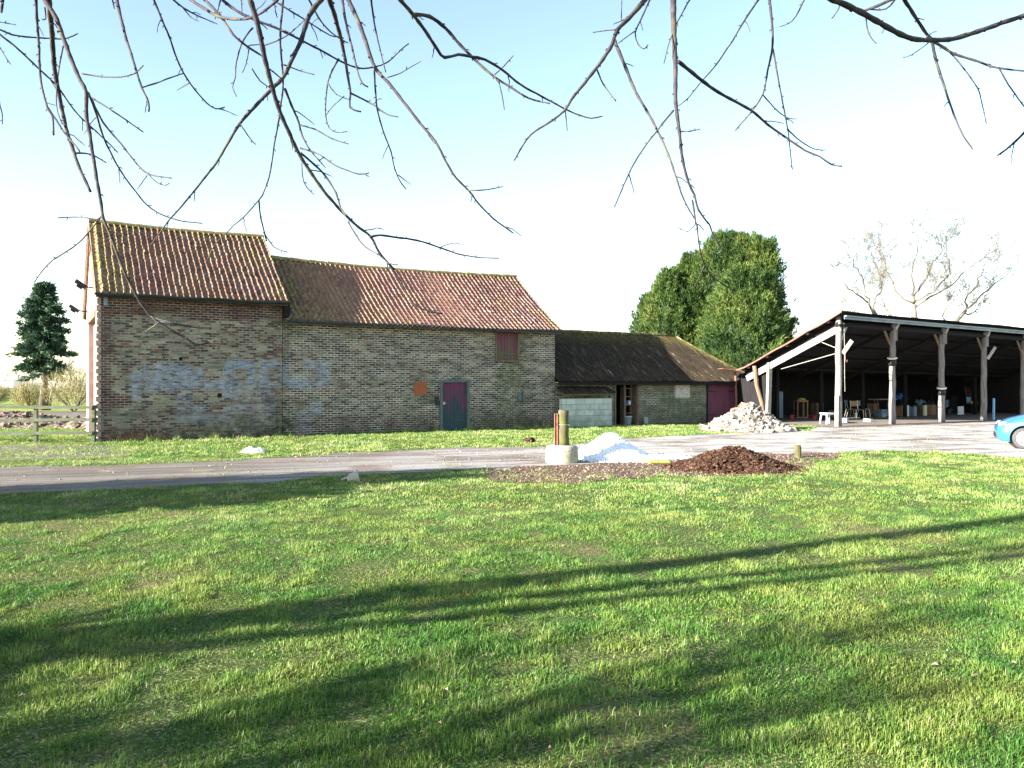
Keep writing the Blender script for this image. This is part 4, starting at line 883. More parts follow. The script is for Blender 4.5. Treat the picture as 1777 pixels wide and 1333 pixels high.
# ---------------------------------------------------------------- foliage
def leaf_cloud(name, P, N, size, mat, parent, rnd, elong=2.2, droop=0.):
    """P (n,3) centres, N (n,3) preferred outward/upward axes; one triangular spray each"""
    n = len(P); N = N+rng.normal(0, .45, (n, 3)); N[:, 2] -= droop; N /= np.linalg.norm(N, axis=1)[:, None]
    Rv = rng.normal(0, 1, (n, 3)); S = np.cross(N, Rv); S /= np.linalg.norm(S, axis=1)[:, None]
    s = (size*rng.uniform(.6, 1.4, n))[:, None]
    V = np.stack([P-S*s*.5, P+S*s*.5, P+N*s*elong+S*s*.15], 1).reshape(-1, 3)
    return fast_mesh(name, V, np.arange(3*n).reshape(-1, 3), mat, parent, dict(rnd=np.repeat(np.clip(rnd, 0, 1), 3)))
def conifer(name, label, x, y, h, rad, mat, nclump, per, leaf, zbase=.0, shape=1., trunk_r=.25, group=None, bulge=.3, cl=.55, core=True, lean=0.):
    t = thing(name, label, 'tree', (x, y, 0), 0, group)
    m = MB(); m.tube([(0, 0, -.1), (.03, .02, h*.4), (lean*.8, 0, h*.85)], [trunk_r, trunk_r*.7, .04], 10); m.build('trunk', BARKD, t, True)
    P = []; N = []; Rn = []
    for i in range(nclump):
        u = random.random(); z = zbase+(h-zbase)*u**1.0
        k = (z-zbase)/(h-zbase); prof = (min(1, (k/bulge)**.6) if k < bulge else ((1-k)/(1-bulge))**shape)
        prof = max(prof, .06); a = random.random()*6.2832
        r = rad*prof*(.70+.30*math.sqrt(random.random())+.16*(random.random() < .13))*(1+.28*mn.noise(Vector((math.cos(a)*1.6+x, math.sin(a)*1.6, z*.55)))+.20*mn.noise(Vector((math.cos(a)*4, math.sin(a)*4+x, z*1.5))))
        c = np.array([math.cos(a)*r+lean*k, math.sin(a)*r, z]); out = np.array([math.cos(a)*.62+random.gauss(0, .22), math.sin(a)*.62+random.gauss(0, .22), .9]); out /= np.linalg.norm(out); L_ = rng.uniform(.5, 1.35)*cl*1.5
        f_ = rng.random(per)**.8; wv = .30*cl*(1.05-f_)+.03; q = rng.normal(0, 1, (per, 3))*wv[:, None]; P.append(c+out*(f_*L_)[:, None]-out*L_*.45+q); N.append(np.tile(out, (per, 1))*1.1+q*.8/cl)
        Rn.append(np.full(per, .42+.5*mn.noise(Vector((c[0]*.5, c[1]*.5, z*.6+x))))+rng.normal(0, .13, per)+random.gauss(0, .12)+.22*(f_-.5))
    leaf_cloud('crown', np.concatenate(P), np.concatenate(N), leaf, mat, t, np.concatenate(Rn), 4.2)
    if core:
        m = MB(); n1, n2 = 20, 16; V = []
        for j in range(n2+1):
            k = j/n2; z = zbase+.3+(h-zbase)*.92*k; prof = (min(1, ((k+.02)/bulge)**.6) if k < bulge else ((1-k)/(1-bulge))**shape)
            for i in range(n1):
                a = 6.2832*i/n1; r = rad*.60*prof*(1+.3*mn.noise(Vector((math.cos(a)*1.6+x, math.sin(a)*1.6, z*.55)))); V.append((math.cos(a)*r+lean*k, math.sin(a)*r, z))
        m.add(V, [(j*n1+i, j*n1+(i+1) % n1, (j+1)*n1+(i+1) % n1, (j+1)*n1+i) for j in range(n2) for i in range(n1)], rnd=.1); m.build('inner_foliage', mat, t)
    return t
gcy = 'tall cypresses behind the low barn'
def px_at(px, Y): return (px-CX)/F*Y
for (px, Y, py_top, rp, lab, sh_) in ((1262, 55, 402, 100, 'tallest dense green cypress at the middle of the clump', .5), (1300, 54, 404, 66, 'dense green cypress filling the gap right of the tallest one', .42), (1325, 53, 412, 50, 'dense green cypress at the right side of the clump', .42), (1200, 56, 440, 90, 'broad green cypress left of the tallest one', .75), (1132, 57, 508, 52, 'lowest green cypress at the left edge of the clump', .6), (1290, 49, 462, 82, 'green cypress standing in front at the right of the clump', .6), (1160, 55, 468, 62, 'small green cypress between the broad one and the lowest one', .6)):
    hh = H+(CY-py_top)/F*Y-.35
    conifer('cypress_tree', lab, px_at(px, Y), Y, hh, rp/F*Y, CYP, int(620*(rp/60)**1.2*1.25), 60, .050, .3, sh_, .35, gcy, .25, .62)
# dark conifer at the left
def left_conifer():
    Y = 52.; x = px_at(76, Y); t = thing('pine_tree', 'dark blue green conifer standing alone in the field at the left', 'tree', (x, Y, 0))
    m = MB(); m.tube([(0, 0, -.1), (.05, 0, 2.), (-.1, 0, 4), (0, 0, 8.0)], [.32, .2, .15, .04], 10); m.build('trunk', BARKD, t, True)
    m = MB(); m.tube([(.32, 0, -.1), (.42, 0, .8), (.75, 0, 1.7), (1.2, 0, 2.5)], [.13, .10, .09, .05], 8); m.tube([(.45, 0, 1.1), (.75, .1, 1.9), (.8, .1, 2.6)], [.08, .06, .03], 6); m.build('limb', BARKP, t, True)
    P = []; N = []; Rn = []; tiers = []
    for i in range(165):
        k = random.random(); z = 2.35+5.7*k; prof = (.86+.14*math.sin(k*11)) * (1-k)**.55*min(1, .55+k*2.2)+.10
        a = random.random()*6.2832; L = 2.15*prof*random.uniform(.55, 1.08); b = np.array([0, 0, z]); tip = np.array([math.cos(a)*L, math.sin(a)*L, z-.12*L+random.uniform(-.1, .25)])
        if k < .2: tip[2] -= random.uniform(0, .6)
        for s_ in range(9):
            f_ = (s_+1)/9; c = b+(tip-b)*f_; n_ = 20; q = rng.normal(0, 1, (n_, 3))*np.array([.16, .16, .11])*(1.1-.4*f_); P.append(c+q); N.append(np.tile((tip-b)/max(L, .1)*.8+[0, 0, .35], (n_, 1))); Rn.append(rng.normal(.45+.3*mn.noise(Vector((a, z, 0))), .2, n_))
    leaf_cloud('crown', np.concatenate(P), np.concatenate(N), .10, CON, t, np.concatenate(Rn), 2.4)
left_conifer()
# ---------------------------------------------------------------- bare trees
def bare_tree(name, label, x, y, h, mat, seed, trunk_r=.25, levels=5, trunk_h=.25, spread=.55, up=.35, nsub=(3, 4), minr=.006, group=None, stems=1, first=None, ratio=.70, bend=.22):
    rs = random.Random(seed); t = thing(name, label, 'tree', (x, y, 0), 0, group); tr = MB(); br = MB()
    def grow(p, d, L, r, lv):
        n = 5 if lv < 3 else 3; pts = [p]; rr = [r]
        for i in range(n):
            d = (d+Vector((rs.gauss(0, bend), rs.gauss(0, bend), rs.gauss(0, bend)+up*.12))).normalized(); p = p+d*L/n; pts.append(p); rr.append(max(minr, r*(1-.42*(i+1)/n)))
        (tr if lv == 0 else br).tube(pts, rr, 9 if lv == 0 else 6 if lv < 2 else 4 if lv < 3 else 3, cap=False)
        if lv >= levels: return
        k = rs.randint(*nsub)
        for j in range(k):
            f_ = 1. if j == 0 else rs.uniform(.35, .98); i = min(n-1, int(f_*n)); q = pts[i].lerp(pts[i+1], f_*n-i) if f_ < 1 else pts[-1]
            ax = Vector((rs.gauss(0, 1), rs.gauss(0, 1), rs.gauss(0, .4)+up)).normalized(); nd = (d*(1 if j else 1.3)+ax*spread*(1.2 if j else .6)).normalized()
            grow(q, nd, L*ratio*rs.uniform(.75, 1.15), max(minr, rr[-1]*(.9 if j == 0 else .62)), lv+1)
    for s_ in range(stems):
        d = Vector(first[s_]) if first else Vector((rs.gauss(0, .08), rs.gauss(0, .08), 1)); grow(Vector((0, 0, -.1)), d.normalized(), h*trunk_h, trunk_r, 0)
    tr.build('trunk', mat, t, True); br.build('branches', mat, t); return t
gb = 'bare winter trees behind the pole shed'
def vase_tree(label, Y, trunk, limbs, r0, seed):
    rs = random.Random(seed); P = lambda p: Vector(((1400+p[0]/4.7135-CX)/F*Y, Y+(p[2] if len(p) > 2 else 0), H+(CY-(380+p[1]/4.7135))/F*Y))
    tp = [P(p) for p in trunk]; base = Vector((tp[0].x, Y, 0)); t = thing('bare_tree', label, 'tree', base, 0, gb); m = MB(); br = MB()
    r0 *= .8; m.tube([Vector((0, 0, -.1)), (tp[0]-base)*.5]+[p-base for p in tp], [r0*1.3, r0*1.1]+[r0*(1-.12*i) for i in range(len(tp))], 10)
    m.build('trunk', BARKP, t, True)
    def twig(p, d, L, r, lv):
        pts = [p]; 
        for i in range(4): d = (d+Vector((rs.gauss(0, .22), rs.gauss(0, .22), rs.gauss(.06, .2)))).normalized(); pts.append(pts[-1]+d*L/4)
        br.tube(pts, [r, r*.9, r*.75, r*.6, r*.45], 3, cap=False)
        if lv:
            for k in range(rs.randint(3, 4)):
                i = rs.randint(1, 4); nd = (d+Vector((rs.gauss(0, .65), rs.gauss(0, .65), rs.gauss(.15, .5)))).normalized(); twig(pts[i], nd, L*rs.uniform(.5, .8), max(.010, r*.6), lv-1)
    for k, L in enumerate(limbs):
        dy = rs.uniform(-1.6, 1.6); n = len(L); pts = [P((x, y, dy*(i/(n-1)))) - base for i, (x, y) in enumerate(L)]; fine = []
        for a_, b_ in zip(pts, pts[1:]):
            for q_ in range(4): fine.append(a_.lerp(b_, q_/4)+Vector((rs.gauss(0, .05), rs.gauss(0, .05), rs.gauss(0, .05))))
        fine.append(pts[-1]); N_ = len(fine); rl = r0*.40
        m = MB(); m.tube(fine, [rl*(1-.82*i/N_) for i in range(N_)], 7); m.build('limb', BARKP, t, True)
        for i in range(3, N_):
            d = (fine[i]-fine[i-1]).normalized()
            for q_ in range(1 if i < N_-1 else 3):
                nd = (d+Vector((rs.gauss(0, .7), rs.gauss(0, .7), rs.gauss(.25, .4)))).normalized(); twig(fine[i], nd, rs.uniform(.9, 1.9), .026*(1-.5*i/N_), 3)
    br.build('twigs', BARKP, t)
vase_tree('bare tree leaning left behind the first shed pole', 62, [(600, 900), (575, 810), (530, 730)], [[(530, 730), (470, 640), (430, 480), (350, 370), (290, 290)], [(500, 680), (390, 630), (290, 570), (200, 480)], [(530, 730), (560, 640), (590, 560), (520, 400), (450, 290)]], .26, 3)
vase_tree('slim bare tree just left of the second shed pole', 66, [(730, 900), (700, 820), (640, 720)], [[(640, 720), (600, 640), (575, 540), (580, 420), (630, 300)], [(640, 720), (560, 690), (460, 720), (340, 780)]], .17, 8)
vase_tree('tallest bare tree forking widely behind the second shed pole', 60, [(880, 900), (882, 800), (870, 700)], [[(870, 700), (740, 600), (660, 440), (630, 300), (600, 190)], [(870, 700), (850, 600), (830, 430), (850, 250), (860, 120)], [(875, 690), (950, 640), (1020, 590), (1130, 460), (1090, 300), (1070, 150)], [(878, 740), (1000, 640), (1170, 560), (1350, 380), (1520, 270)], [(872, 640), (940, 520), (980, 390), (1040, 300), (1060, 210)]], .30, 5)
vase_tree('bare tree leaning right behind the third shed pole', 63, [(1150, 960), (1200, 870), (1300, 750)], [[(1300, 750), (1440, 620), (1510, 560), (1640, 450), (1710, 360)], [(1310, 740), (1300, 660), (1390, 550), (1440, 420), (1530, 260)], [(1280, 780), (1370, 780), (1450, 740), (1530, 700)], [(1180, 890), (1100, 800), (1150, 720), (1200, 640)]], .24, 9)
bare_tree('bare_tree', 'thin bare tree behind the conifer at the left', px_at(132, 58), 58, 6.0, BARKP, 31, .08, 5, .34, .5, .5, (3, 4), .008, None, ratio=.62)
def bush(px, Y, w, h_, lab, sd):
    rs = np.random.default_rng(sd); x = px_at(px, Y); t = thing('bare_bush', lab, 'bush', (x, Y, 0)); m = MB()
    for k in range(9):
        a = random.random()*6.28; m.tube([(0, 0, -.05), (math.cos(a)*w*.3, math.sin(a)*w*.3, h_*.4), (math.cos(a)*w*.5, math.sin(a)*w*.5, h_*.8)], [.05, .03, .012], 5)
    m.build('stems', BARKD, t); n = 5200; P = rs.normal(0, 1, (n, 3)); P /= np.linalg.norm(P, axis=1)[:, None]; P *= (rs.random(n)**.45)[:, None]*np.array([w*.62, w*.55, h_*.5]); P[:, 2] += h_*.52
    N = P-np.array([0, 0, 0.]); N /= np.linalg.norm(N, axis=1)[:, None]; N += rs.normal(0, .5, (n, 3)); N[:, 2] += .5; N /= np.linalg.norm(N, axis=1)[:, None]; S = np.cross(N, rs.normal(0, 1, (n, 3))); S /= np.linalg.norm(S, axis=1)[:, None]
    V = np.stack([P-S*.009, P+S*.009, P+N*rs.uniform(.15, .4, n)[:, None]], 1).reshape(-1, 3); fast_mesh('twigs', V, np.arange(3*n).reshape(-1, 3), BUSH, t, dict(rnd=np.repeat(rs.random(n), 3)))
bush(52, 55, 2.0, 1.7, 'small yellowish leafless bush left of the conifer trunk', 1)
bush(128, 50, 3.2, 2.6, 'larger tangled leafless bush between the conifer and the tall gable', 2)
bush(-10, 66, 2.2, 1.6, 'leafless bush at the left edge by the field fence', 3)
# far wood
def far_wood():
    n = 22000; x = rng.uniform(-420, 420, n); d = 300+60*rng.random(n); hx = np.array([6.5+3.5*mn.noise(Vector((a*.02, 0, 0)))+2.0*mn.noise(Vector((a*.11, 0, 5))) for a in x]); z = rng.random(n)**.8*hx
    P = np.stack([x, d, z], 1); N = np.tile(np.array([0, 0, 1.]), (n, 1)); N += rng.normal(0, .35, (n, 3)); N /= np.linalg.norm(N, axis=1)[:, None]; S = np.stack([np.ones(n), np.zeros(n), np.zeros(n)], 1)
    V = np.stack([P-S*.14, P+S*.14, P+N*2.4], 1).reshape(-1, 3); o = fast_mesh('distant_wood', V, np.arange(3*n).reshape(-1, 3), FARW, None, dict(rnd=np.repeat(rng.random(n), 3))); o['kind'] = 'stuff'; o['label'] = 'far leafless wood along the horizon'; o['category'] = 'wood'
    m = MB(); k = 300; V = []
    for i in range(k+1):
        a = -420+840*i/k; hh = 3.+1.6*mn.noise(Vector((a*.03, 0, 0)))+.9*mn.noise(Vector((a*.2, 2, 0)))
        for (dy, z) in ((0, 0), (0, hh), (12, hh*1.05), (12, 0)): V.append((a, 300+dy+3*mn.noise(Vector((a*.1, 0, 9))), z))
    m.add(V, [(i*4+j, (i+1)*4+j, (i+1)*4+j+1, i*4+j+1) for i in range(k) for j in range(3)], rnd=.35); h2 = m.build('hedgerow', FARW); h2['kind'] = 'stuff'; h2['label'] = 'far hedge line along the horizon'; h2['category'] = 'hedge'
far_wood()
# ---------------------------------------------------------------- overhanging tree (branches hang into view from above the camera)
ov = thing('overhanging_tree', 'bare tree whose thin drooping budded branches hang across the sky overhead', 'tree', (-1.3, -2.7, 0))
OVL = Vector((-1.3, -2.7, 0))
m = MB(); m.tube([Vector(p)-OVL for p in ((-1.3, -2.7, -.1), (-1.27, -2.68, .8), (-1.2, -2.6, 1.8), (-1.1, -2.4, 2.7))], [.24, .20, .18, .16], 12); m.build('trunk', BARK, ov, True)
LIMBS = [[(-1.1, -2.4, 2.6), (-2.0, -1.2, 3.7), (-2.9, .8, 4.6), (-3.3, 2.4, 4.9), (-3.0, 3.5, 4.75)], [(-1.1, -2.4, 2.6), (-1.2, -1., 4.0), (-1.1, 1.0, 4.9), (-.9, 2.6, 5.1), (-.5, 3.7, 4.9)],
         [(-1.1, -2.4, 2.6), (-.2, -1.2, 3.9), (.8, .6, 4.8), (1.2, 2.4, 5.0), (1.5, 3.6, 4.8)], [(-1.1, -2.4, 2.6), (.8, -1.6, 3.6), (2.4, .2, 4.5), (3.2, 2.0, 4.8), (3.4, 3.4, 4.7)]]
LS = []
for L in LIMBS:
    P = [Vector(p) for p in L]; fine = []
    for a, b in zip(P, P[1:]):
        for k in range(6): fine.append(a.lerp(b, k/6)+Vector((random.gauss(0, .02),)*3))
    fine.append(P[-1]); m = MB(); m.tube([p-OVL for p in fine], [.11-.085*i/len(fine) for i in range(len(fine))], 9); m.build('limb', BARK, ov, True); LS += fine[10:]
ZM = {'A': (0, 0, 2.9617), 'B': (500, 0, 2.7767), 'C': (1050, 0, 2.4443), 'E': (160, 380, 5.2265), 'Fz': (460, 420, 3.508), 'H': (1060, 390, 5.1265), 'K': (0, 380, 3.174)}
BR = []   # (segments in sighting tables, start radius, end radius, distance)
def B(dia0, dia1, Y, *segs): BR.append((dia0, dia1, Y, segs))
a = lambda z, *p: (z, p)
B(9, 4.5, 3.3, a('A', 250,0,265,150,280,350,310,520,345,680,385,800,410,870,465,985))
B(5, 3, 3.5, a('A', 185,0,190,100,200,250,210,420,245,560,270,600,275,695)); B(4, 2.5, 3.5, a('A', 245,555,290,620,330,685,380,740,410,780))
B(8, 3.2, 3.1, a('A', 215,-20,290,100,340,240,400,390,440,470,445,600,465,720,490,880,520,1050), a('E', 100,0,170,160,220,300,290,480,370,640,440,770,530,880,605,940,700,1000,840,1080,940,1140,1060,1120))
B(3.2, 2.4, 3.1, a('E', 580,905,700,940,800,960,930,985,1080,990)); B(3, 2, 3.1, a('E', 605,940,540,990,465,1030))
B(3.6, 2, 3.2, a('A', 455,480,500,600,530,700,580,810,640,910,700,990,760,1060,830,1105,920,1135,1040,1150))
B(4, 2, 3.2, a('A', 470,510,530,630,620,740,700,840,760,895,830,910,880,918)); B(2.4, 1.6, 3.2, a('A', 760,895,800,935,850,955,870,940)); B(2, 1.2, 3.2, a('A', 755,905,705,975))
B(3, 2, 3.2, a('A', 475,505,560,560,650,620,735,680)); B(3.6, 2, 3.9, a('A', -40,150,0,180,100,260,210,365,290,440,340,510,400,590,470,655,540,720,605,785))
B(3.4, 2, 3.7, a('A', -40,140,0,155,60,180,130,190,250,200,340,200,400,175)); B(2.4, 1.6, 3.7, a('A', -20,110,0,115,80,130)); B(3, 2, 3.2, a('A', 420,380,520,395,620,398,690,380,735,340))
B(6, 2.6, 3.4, a('A', 600,0,640,170,690,330,720,430,765,530,765,575)); B(3, 2, 3.4, a('A', 735,450,800,430,880,400,945,378))
B(4, 2, 3.8, a('A', 790,0,830,100,870,190,900,280,945,380,1000,460,1060,530,1110,560,1155,552)); B(2, 1.2, 3.8, a('A', 970,430,910,465))
B(3.4, 1.8, 4., a('A', 890,0,940,40,1010,80,1115,125)); B(2.4, 1.6, 4., a('A', 940,40,980,90,1020,110)); B(5.6, 4, 3.3, a('A', 980,0,1040,40,1120,85,1200,100,1270,97,1340,70,1430,0))
B(5, 3.2, 3.6, a('A', 1050,0,1130,80,1200,180,1270,240,1340,285)); B(5, 2, 3.9, a('A', 1140,0,1220,60,1300,100,1440,155), a('B', 70,200,150,240,240,290,330,328,410,325,480,300,540,245,580,212))
B(9.5, 2.6, 3.2, a('A', 1285,0,1320,110,1350,250,1380,380,1410,490,1440,580,1480,670), a('B', 40,720,100,820,170,920,240,1000,320,1080,400,1145,440,1220,510,1300), a('Fz', 760,150,820,230,860,310,910,385,990,420,1080,440))
B(4, 2.4, 3.2, a('B', 395,1145,440,1135,520,1145,620,1160,730,1195,820,1225,930,1243,1015,1245)); B(4, 3, 3.25, a('B', 60,740,110,780,180,850,230,930,250,1000,280,1040))
B(3, 2, 3.2, a('B', 290,1070,330,1140,370,1190,430,1225,485,1270,530,1278)); B(9, 1.8, 3.6, a('A', 1650,0,1590,80,1550,200,1500,310,1455,400,1390,465,1310,550,1230,640,1170,740,1110,840,1040,930,960,1030,890,1110), a('E', 700,10,620,120,530,240))
B(2.4, 1.4, 3.6, a('A', 1235,640,1290,720,1315,745)); B(4, 1.8, 4., a('A', 1455,0,1440,200,1455,420,1440,560,1430,640,1410,740,1390,880,1360,980,1330,1030,1250,1120,1200,1160), a('E', 1210,140,1110,240,1040,390))
B(2.8, 1.8, 4., a('A', 1330,1030,1340,1120,1370,1240), a('E', 1560,130,1650,260,1770,305)); B(4.6, 2, 3.4, a('A', 1465,460,1510,570), a('B', 50,590,70,660,110,730,180,810))
B(3, 1.8, 3.4, a('B', 60,605,130,625,210,670,290,695)); B(3.2, 1.8, 3.2, a('B', 60,715,150,745,230,800,340,840,390,835)); B(2.4, 1.4, 3.2, a('B', 65,790,75,880,125,940))
B(2.6, 1.6, 3.2, a('A', 1295,355,1340,420,1400,460)); B(2.6, 2, 3.2, a('A', 1400,365,1450,410)); B(2.8, 1.6, 4., a('A', 1460,335,1540,365,1615,385)); B(3.2, 1.6, 3.3, a('A', 1300,145,1250,210,1215,320,1210,400,1195,450,1215,498))
B(2.4, 1.4, 3.6, a('A', 1280,250,1265,330,1245,375)); B(2.8, 1.2, 3.5, a('A', 1360,235,1440,205,1500,165,1560,110)); B(3.4, 2, 4., a('A', 1400,0,1480,50,1580,110,1640,150,1700,185,1740,190)); B(3.4, 2, 4., a('B', 100,0,150,90,210,160,290,210))
B(9, 2.6, 3.4, a('B', 200,0,240,130,270,260,285,350,300,450,298,520,350,540)); B(3.4, 2, 3.4, a('B', 300,450,360,480,430,520,480,555,530,565)); B(5, 2.4, 3.7, a('B', 260,0,280,120,310,240,330,330,355,400,385,420))
B(7.5, 2.4, 3.3, a('B', 290,0,340,110,380,220,420,330,500,420,570,510,640,600,710,685,760,780,810,860,870,920,920,985,990,1055,1085,1125)); B(2.8, 1.6, 3.3, a('B', 870,920,960,915,1035,900))
B(3.4, 1.8, 3.4, a('B', 415,335,420,440,430,530,460,640,495,730,515,820,545,885,570,912)); B(2, 1.3, 3.4, a('B', 530,845,590,890)); B(3.8, 2, 3.8, a('B', 400,0,415,110,440,230,470,350))
B(3.2, 1.6, 3.7, a('B', 245,285,200,370,185,450,180,560,200,620,240,640,285,635)); B(2.2, 1.4, 3.7, a('B', 190,400,230,455,290,480)); B(1.8, 1.2, 3.7, a('B', 270,465,220,510,185,555)); B(2, 1, 3.3, a('B', 480,375,540,355,600,320,640,297))
B(7, 2, 3.2, a('B', 530,-10,600,70,660,150,720,240,755,280,820,265,880,275,950,290,1040,345,1120,410,1220,465,1330,525,1400,555,1460,572,1515,562)); B(7, 2.4, 3.3, a('B', 600,72,680,80,760,140,830,220,900,290,990,370,1070,420,1160,475,1260,500))
B(2.4, 1.6, 3.3, a('B', 995,360,1040,320,1085,270)); B(2.8, 1.6, 3.3, a('B', 1015,390,1030,460,1042,530))
B(8.5, 2.2, 3.5, a('C', 170,0,100,80,50,130,30,190), a('B', 1500,310,1430,400,1380,460,1330,535,1260,590,1170,650,1120,720,1090,775)); B(2.4, 1.6, 3.5, a('B', 1580,145,1520,150,1470,158)); B(2, 1.2, 3.9, a('B', 1605,100,1608,0))
B(3, 2, 3.5, a('B', 1490,340,1520,410,1578,488)); B(2.6, 1.6, 3.5, a('B', 1335,535,1345,630)); B(6.4, 2.4, 3.5, a('C', 40,175,80,270,120,370,175,470,225,560,270,660,300,750,330,840,380,930))
B(10, 2, 3.2, a('C', 290,0,292,130,298,270,300,440,315,560,330,680,355,780,380,830,395,890,430,940), a('H', 875,0,900,70,960,180,1010,240)); B(3.6, 1.8, 3.2, a('C', 370,850,385,950), a('H', 765,0,790,200,830,350,900,460,980,520,1110,605)); B(2.6, 1.6, 3.2, a('H', 830,370,790,470,730,570))
B(6.5, 2.4, 3.2, a('C', 310,262,370,310,460,380,530,420,620,470,690,530,760,580,850,640,910,665,960,700,1005,706)); B(3.6, 2, 3.2, a('C', 290,470,225,550,150,650,100,740,70,810,40,880))
B(3.6, 1.6, 4., a('C', 650,0,590,90,530,190,460,290,410,345,350,420,310,450)); B(5, 1.8, 3.6, a('C', 697,0,708,100,710,200,690,300,670,400,625,470,600,500,553,555)); B(3.4, 1.5, 3.6, a('C', 712,210,735,340,760,470,775,550,785,640,795,720))
B(2.6, 1.5, 3.6, a('C', 775,550,830,600,890,635,935,638)); B(2.6, 1.5, 3.6, a('C', 670,405,720,460,770,500,812,505)); B(3.2, 1.8, 3.8, a('C', 190,0,150,90,128,140,140,190,165,210,182,192)); B(2.2, 1.4, 3.8, a('C', 125,135,90,160,55,185))
B(2.8, 1.6, 3.3, a('C', 360,0,310,90,270,190,250,270)); B(3, 1.6, 3.2, a('C', 320,560,360,558,402,550)); B(3, 1.2, 4., a('C', 845,0,810,70,780,100,740,115)); B(10, 7, 3.2, a('C', 955,-5,1060,40,1150,90,1230,135,1300,165,1380,172,1480,165,1580,135,1680,100,1790,64))
B(6.6, 2.6, 3.3, a('C', 1270,0,1320,80,1380,165,1440,205,1480,230,1560,255,1660,288,1790,304)); B(5.6, 2.2, 3.2, a('C', 1385,175,1410,280,1440,370,1470,460,1510,560,1560,635)); B(2.8, 1.6, 3.3, a('C', 1465,225,1520,290,1580,375,1600,450,1618,525))
B(2.8, 2, 3.3, a('C', 1670,290,1710,360,1790,470)); B(5, 2.6, 3.6, a('C', 1800,540,1777,565,1720,620,1665,660)); B(6.5, 4, 3.3, a('C', 1240,-15,1170,20,1095,48)); B(3.4, 2, 3.4, a('C', 1230,0,1190,40,1120,42)); B(3.2, 1.8, 3.3, a('C', 1105,55,1115,140,1150,185))
B(2, 1.1, 3.3, a('C', 1370,185,1300,235,1265,245)); B(2.6, 1.6, 3.4, a('C', 1000,0,990,40,962,80)); B(2, 1.2, 3.2, a('C', 385,950,350,985,310,965)); B(3.4, 2, 3.4, a('A', 385,790,440,790,490,805,545,838)); B(2.6, 1.8, 3.1, a('A', 525,1110,500,1128,420,1118,350,1118,300,1122))
B(3.2, 1.8, 3.1, a('A', 522,1112,470,1180), a('K', 420,145,290,230,230,290,190,350)); B(3, 1.6, 3.5, a('A', 325,240,300,380,290,540,320,640)); B(2.4, 1.4, 4., a('A', -20,220,0,250,25,290,55,332)); B(5, 4, 3.2, a('A', 15,-20,8,65)); B(3, 2, 3.5, a('A', 575,-10,588,45))
B(2.6, 1.4, 3.9, a('A', -10,500,0,545,12,590,12,640)); B(2.6, 1.6, 3.5, a('A', 230,40,235,100,215,100)); B(3, 1.6, 3.6, a('A', 1135,0,1120,50,1105,100)); B(2.6, 1.6, 3.6, a('A', 1240,0,1243,60)); B(3, 1.4, 3.6, a('A', 1410,10,1415,60,1425,92))
